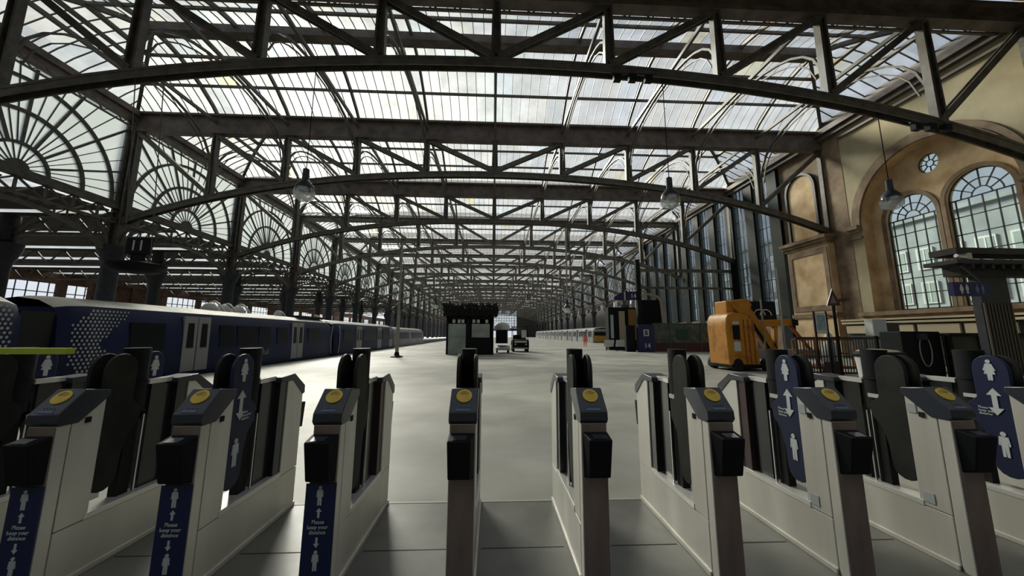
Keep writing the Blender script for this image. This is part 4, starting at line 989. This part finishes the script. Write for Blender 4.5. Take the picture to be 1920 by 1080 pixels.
# dark machine behind the lift
mc = thing('machine_stand', 'dark machine on top of a stand behind the orange lift', 'machine', (14.9, 22.0, 0))
b = MB(); b.box((0, 0, 2.5), (2.3, 1.2, 3.6)); b.tube([(.4, -.1, 3.1), (.4, 1.3, 3.1)], .5, 14); b.build('machine_body', BLACK, mc); b = MB()
for x in (.1, 2.2): b.bar((x, .2, 0), (x, .2, 2.5), .12, .12); b.bar((x, 1.0, 0), (x, 1.0, 2.5), .12, .12)
b.build('leg', IRON_DK, mc); b = MB(); b.tube([(1.2+.35*math.cos(a), -.05, 2.75+.35*math.sin(a)) for a in [math.pi*i/8 for i in range(9)]], .03, 6); b.tube([(1.6+.35*math.cos(a), -.05, 2.75+.35*math.sin(a)) for a in [math.pi*i/8 for i in range(9)]], .03, 6); b.build('hose_loop', PAPER, mc)

# ------------------------------------------------------------------ fence, signs and cabinets on the right
fe = thing('railing_fence', 'dark upright railing fence behind the right-hand ticket gates', 'fence', (11.6, 14.0, 0))
b = MB(); b.box((0, -.03, 1.42), (7.2, .03, 1.5)); b.box((0, -.03, .12), (7.2, .03, .18)); b.box((0, -.03, .75), (7.2, .03, .79))
for i in range(6): b.box((i*1.4-.03, -.035, 0), (i*1.4+.03, .035, 1.5))
b.build('fence_frame', IRON_DK, fe)
b = MB()
for i in range(64): b.bar((.05+i*.112, 0, .14), (.05+i*.112, 0, 1.44), .025, .025)
b.build('railings', IRON_DK, fe)
ws = thing('warning_sign', 'dark triangular warning sign with side plate on a black post', 'sign', (12.55, 13.2, 0))
b = MB(); tri_o = [(-.27, 0), (.27, 0), (0, .62)]; tri_i = [(-.15, .08), (.15, .08), (0, .42)]
for i in range(3):
    j = (i+1) % 3; b.prism([tri_o[i], tri_o[j], tri_i[j], tri_i[i]], 'y', -.02, .02)
b.v = [(x, y, z+2.65) for x, y, z in b.v]; b.build('triangle_border', MAROON, ws)
b = MB(); b.prism([(-.14, 2.73), (.14, 2.73), (0, 3.05)], 'y', -.012, .012); b.build('triangle_face', mat('sign_face', (.25, .17, .17), .6), ws)
b = MB(); b.prism([(.2, 2.78), (.62, 2.84), (.62, 2.92), (.2, 2.9)], 'y', -.02, .0); b.build('side_plate', MAROON, ws)
b = MB(); b.tube([(.02, .04, 0), (.02, .04, 2.9)], .05, 8); b.build('sign_post', BLACK, ws)
ps = thing('framed_poster', 'white framed poster with teal picture beside the warning sign post', 'poster', (12.15, 13.4, 0))
b = MB(); b.box((-.19, 0, 1.62), (.22, .04, 2.40)); b.build('poster_frame', PAPER, ps); b = MB(); b.box((-.14, -.01, 1.76), (.17, 0, 2.30)); b.build('poster_picture', TEAL, ps)
b = MB(); b.bar((-.22, .02, 0), (-.22, .02, 2.45), .05, .05); b.bar((.25, .02, 0), (.25, .02, 2.45), .05, .05); b.build('poster_stand', BLACK, ps)
wbx = thing('control_box', 'white wall box on a stand below the left arched window', 'box', (12.9, 12.2, 0))
b = MB(); b.box((0, 0, 1.55), (.5, .3, 2.12)); b.build('box_casing', PAPER, wbx, bevel=.02); b = MB(); b.box((.08, -.01, 1.62), (.42, 0, 2.02)); b.build('box_door', BLIND, wbx); b = MB(); b.bar((.25, .2, 0), (.25, .2, 1.6), .08, .08); b.build('stand', BLACK, wbx); b = MB(); b.box((.5, .02, 1.5), (.95, .35, 2.0)); b.build('side_casing', HEAD, wbx)
bi = thing('litter_bin', 'white-sided bin with dark rim behind the plain olive paddle', 'bin', (8.05, 7.6, 0))
b = MB(); b.lathe([(.30, 0), (.36, .9), (.38, 1.12)], (0, 0, 0), 20); b.build('bin_body', PAPER, bi, True); b = MB(); b.lathe([(.40, 1.12), (.42, 1.17), (.40, 1.22), (.36, 1.23)], (0, 0, 0), 20); b.build('bin_rim', BLACK, bi, True)
b = MB(); b.lathe([(.35, 1.23), (.30, 1.26), (.1, 1.28)], (0, 0, 0), 20); b.build('bin_lid', CREAM, bi, True)
ph = thing('help_point', 'tall black cabinet with a hanging grey cable loop at the right', 'cabinet', (11.35, 10.0, 0))
b = MB(); b.box((0, 0, 0), (1.15, .6, 1.68)); b.build('cabinet_body', BLACK, ph, bevel=.02)
b = MB(); b.tube([(.62+.17*math.cos(a), -.03, 1.15+.42*math.sin(a)) for a in [math.pi*.75+math.pi*1.5*i/14 for i in range(15)]], .014, 6); b.build('cable_loop', IRON_LT, ph)
b = MB(); b.box((.45, -.08, 1.45), (.68, 0, 1.62)); b.build('handset', HEAD, ph)
pn = thing('panel_hoarding', 'dark panelled hoarding with capped top at the right edge', 'hoarding', (12.55, 9.9, 0))
b = MB(); b.box((0, .02, 0), (6, .12, 1.55)); b.build('hoarding_panel', mat('hoarding_dark', (.035, .037, .03), .5, var=.5, scale=2), pn); b = MB(); b.box((0, -.06, 1.55), (6, .2, 1.64))
for x in (0, .95, 1.9, 2.85, 3.8, 4.75, 5.7): b.box((x, -.03, 0), (x+.12, .05, 1.55))
b.box((0, -.03, .95), (6, .02, 1.0)); b.build('hoarding_frame', GREEN_DK, pn)
cp = thing('shop_canopy', 'dark canopy shelf with brackets and ribbed column at the right edge', 'canopy', (11.55, 8.9, 0))
b = MB(); b.box((.15, -.2, 3.62), (3.5, .4, 3.78)); b.box((0, -.3, 3.36), (3.5, .45, 3.46)); b.box((.45, 0, 3.1), (3.5, .4, 3.36)); b.build('canopy_deck', BOARD, cp)
for i in range(12): MB().box((.2+i*.27, -.22, 3.24), (.28+i*.27, .05, 3.36)).build('canopy_bracket', IRON_DK, cp)
b = MB(); b.tube([(.05, -.25, 3.55), (.35, -.25, 3.5)], .05, 8); b.box((.3, -.3, 3.46), (.42, -.1, 3.62)); b.build('canopy_spotlight', CHROME, cp)
b = MB(); b.box((1.0, .1, 0), (1.8, .3, 3.1)); b.build('column_core', IRON_DK, cp); b = MB()
for i in range(9): b.box((1.0+i*.09, .06, 0), (1.04+i*.09, .12, 2.4))
b.build('column_ribs', mat('rib_brown', (.07, .065, .045), .5), cp)
sg = thing('facilities_sign', 'dark blue projecting sign with pale figures at the right edge', 'sign', (10.0, 7.6, 2.42))
b = MB(); b.box((0, 0, 0), (.85, .1, .30)); b.build('sign_panel', SIGNBLUE, sg)
for x0, m_ in ((.12, PAPER), (.48, DIMWHITE)):
    q = MB(); pictogram(q, x0+.06, .05, .2, True, -.004); q.build('pictogram', m_, sg); q = MB(); pictogram(q, x0+.19, .05, .2, False, -.004); q.build('pictogram', m_, sg)
b = MB(); b.bar((.8, .05, .28), (1.8, 1.2, .99), .04, .04); b.build('sign_hanger', BLACK, sg)

# ------------------------------------------------------------------ poles, hanging sign 11 and lamps
lp_ = thing('lamp_pole', 'slender dark pole on a round foot standing on the concourse left of the kiosk', 'pole', (-6.45, 26.0, 0))
b = MB(); b.lathe([(.42, 0), (.40, .06), (.18, .14), (.13, .35)], (0, 0, 0), 16); b.build('pole_foot', BLACK, lp_, True)
b = MB(); b.tube([(0, 0, .2), (0, 0, 3.4)], .12, 10); b.tube([(0, 0, 3.3), (0, 0, 7.9)], .07, 10); b.build('pole_shaft', IRON_LT, lp_, True)
b = MB(); b.box((-.25, -.08, 3.2), (.25, .08, 3.35)); b.build('pole_bracket', IRON_DK, lp_)
s11 = thing('platform_sign', 'hanging platform sign reading 11 above a wide dark dish on the left', 'sign', (-14.1, 15.2, 0))
b = MB(); b.box((-.42, -.1, 4.62), (.42, .1, 5.28)); b.build('sign_panel', BLACK, s11)
face_cam(text_mesh('11', .58, 'lettering', PAPER, s11, bold=.006), 0, -.105, 4.95)
b = MB(); b.lathe([(.2, 3.85), (.7, 3.92), (.9, 4.1), (.92, 4.22), (.5, 4.3), (.2, 4.34)], (0, 0, 0), 24); b.box((-.2, -.1, 4.3), (.2, .1, 4.65)); b.build('sign_dish', BLACK, s11, True)
b = MB(); b.bar((-.5, 0, 4.3), (-.62, -.7, 12.05), .025, .025); b.bar((.5, 0, 4.3), (.5, -.7, 12.15), .025, .025); b.build('suspension_rod', IRON, s11)
def pendant(root, x, top, z):
    b = MB(); b.tube([(0, 0, z+.8), (0, 0, top)], .018, 6); b.build('lamp_cable', BLACK, root)
    b = MB(); b.lathe([(.05, .95), (.12, .9), (.13, .45), (.2, .38), (.32, .22), (.36, .12), (.36, .06)], (0, 0, z), 18); b.build('lamp_housing', IRON_DK, root, True)
    b = MB(); b.lathe([(.37, .08), (.40, -.1), (.37, -.28), (.2, -.4), (.05, -.42)], (0, 0, z), 18); b.build('lamp_shade', LAMPGLASS, root, True)
for x, y, z, lab in ((-7.55, 14.5, 7.15, 'glass bell pendant lamp hanging left of the centre'), (7.3, 14.5, 7.15, 'glass bell pendant lamp hanging right of the centre'), (17.0, 14.5, 7.3, 'glass bell pendant lamp hanging before the arched windows'),
                     (-7.4, 48.4, 5.2, 'small distant pendant lamp above the navy train side'), (7.4, 37.1, 4.1, 'small distant pendant lamp on a pale pipe above the concourse'), (5.5, 59.7, 7.0, 'tiny far pendant lamp right of the kiosk')):
    r = thing('pendant_lamp', lab, 'lamp', (x, y, 0), 0, 'pendant lamps hung from the trusses'); pendant(r, x, 4.95 if y == 37.1 else zc(x)-.05, z)
o = MB().tube([(7.4, 37.1, 4.95), (7.4, 37.1, 12.7)], .09, 8).build('conduit_pipe', IRON_LT); tag(o, 'pale vertical pipe hanging from the third truss over the far concourse', 'pipe')
# service fittings fixed on the nearest truss
def fit(x, lab):
    r = thing('floodlight_rack', lab, 'floodlight rack', (x, D0+BAY, zc(x)-.3)); b = MB()
    b.bar((-1.0, -.35, -.15), (1.0, -.35, -.1), .06, .06); b.bar((-.9, -.35, -.12), (-.9, 0, .2), .05, .05); b.bar((.9, -.35, -.12), (.9, 0, .2), .05, .05); b.build('rack_bar', IRON_DK, r)
    for i, dx in enumerate((-.75, -.1, .6)): m = MB(); m.box((dx-.16, -.5, -.5), (dx+.16, -.25, -.2)); m.build('floodlight', BLACK, r, bevel=.02)
fit(5.9, 'dark floodlight rack under the nearest truss, above the right-centre lamp'); fit(19.0, 'dark floodlight rack under the nearest truss, above the arched windows')
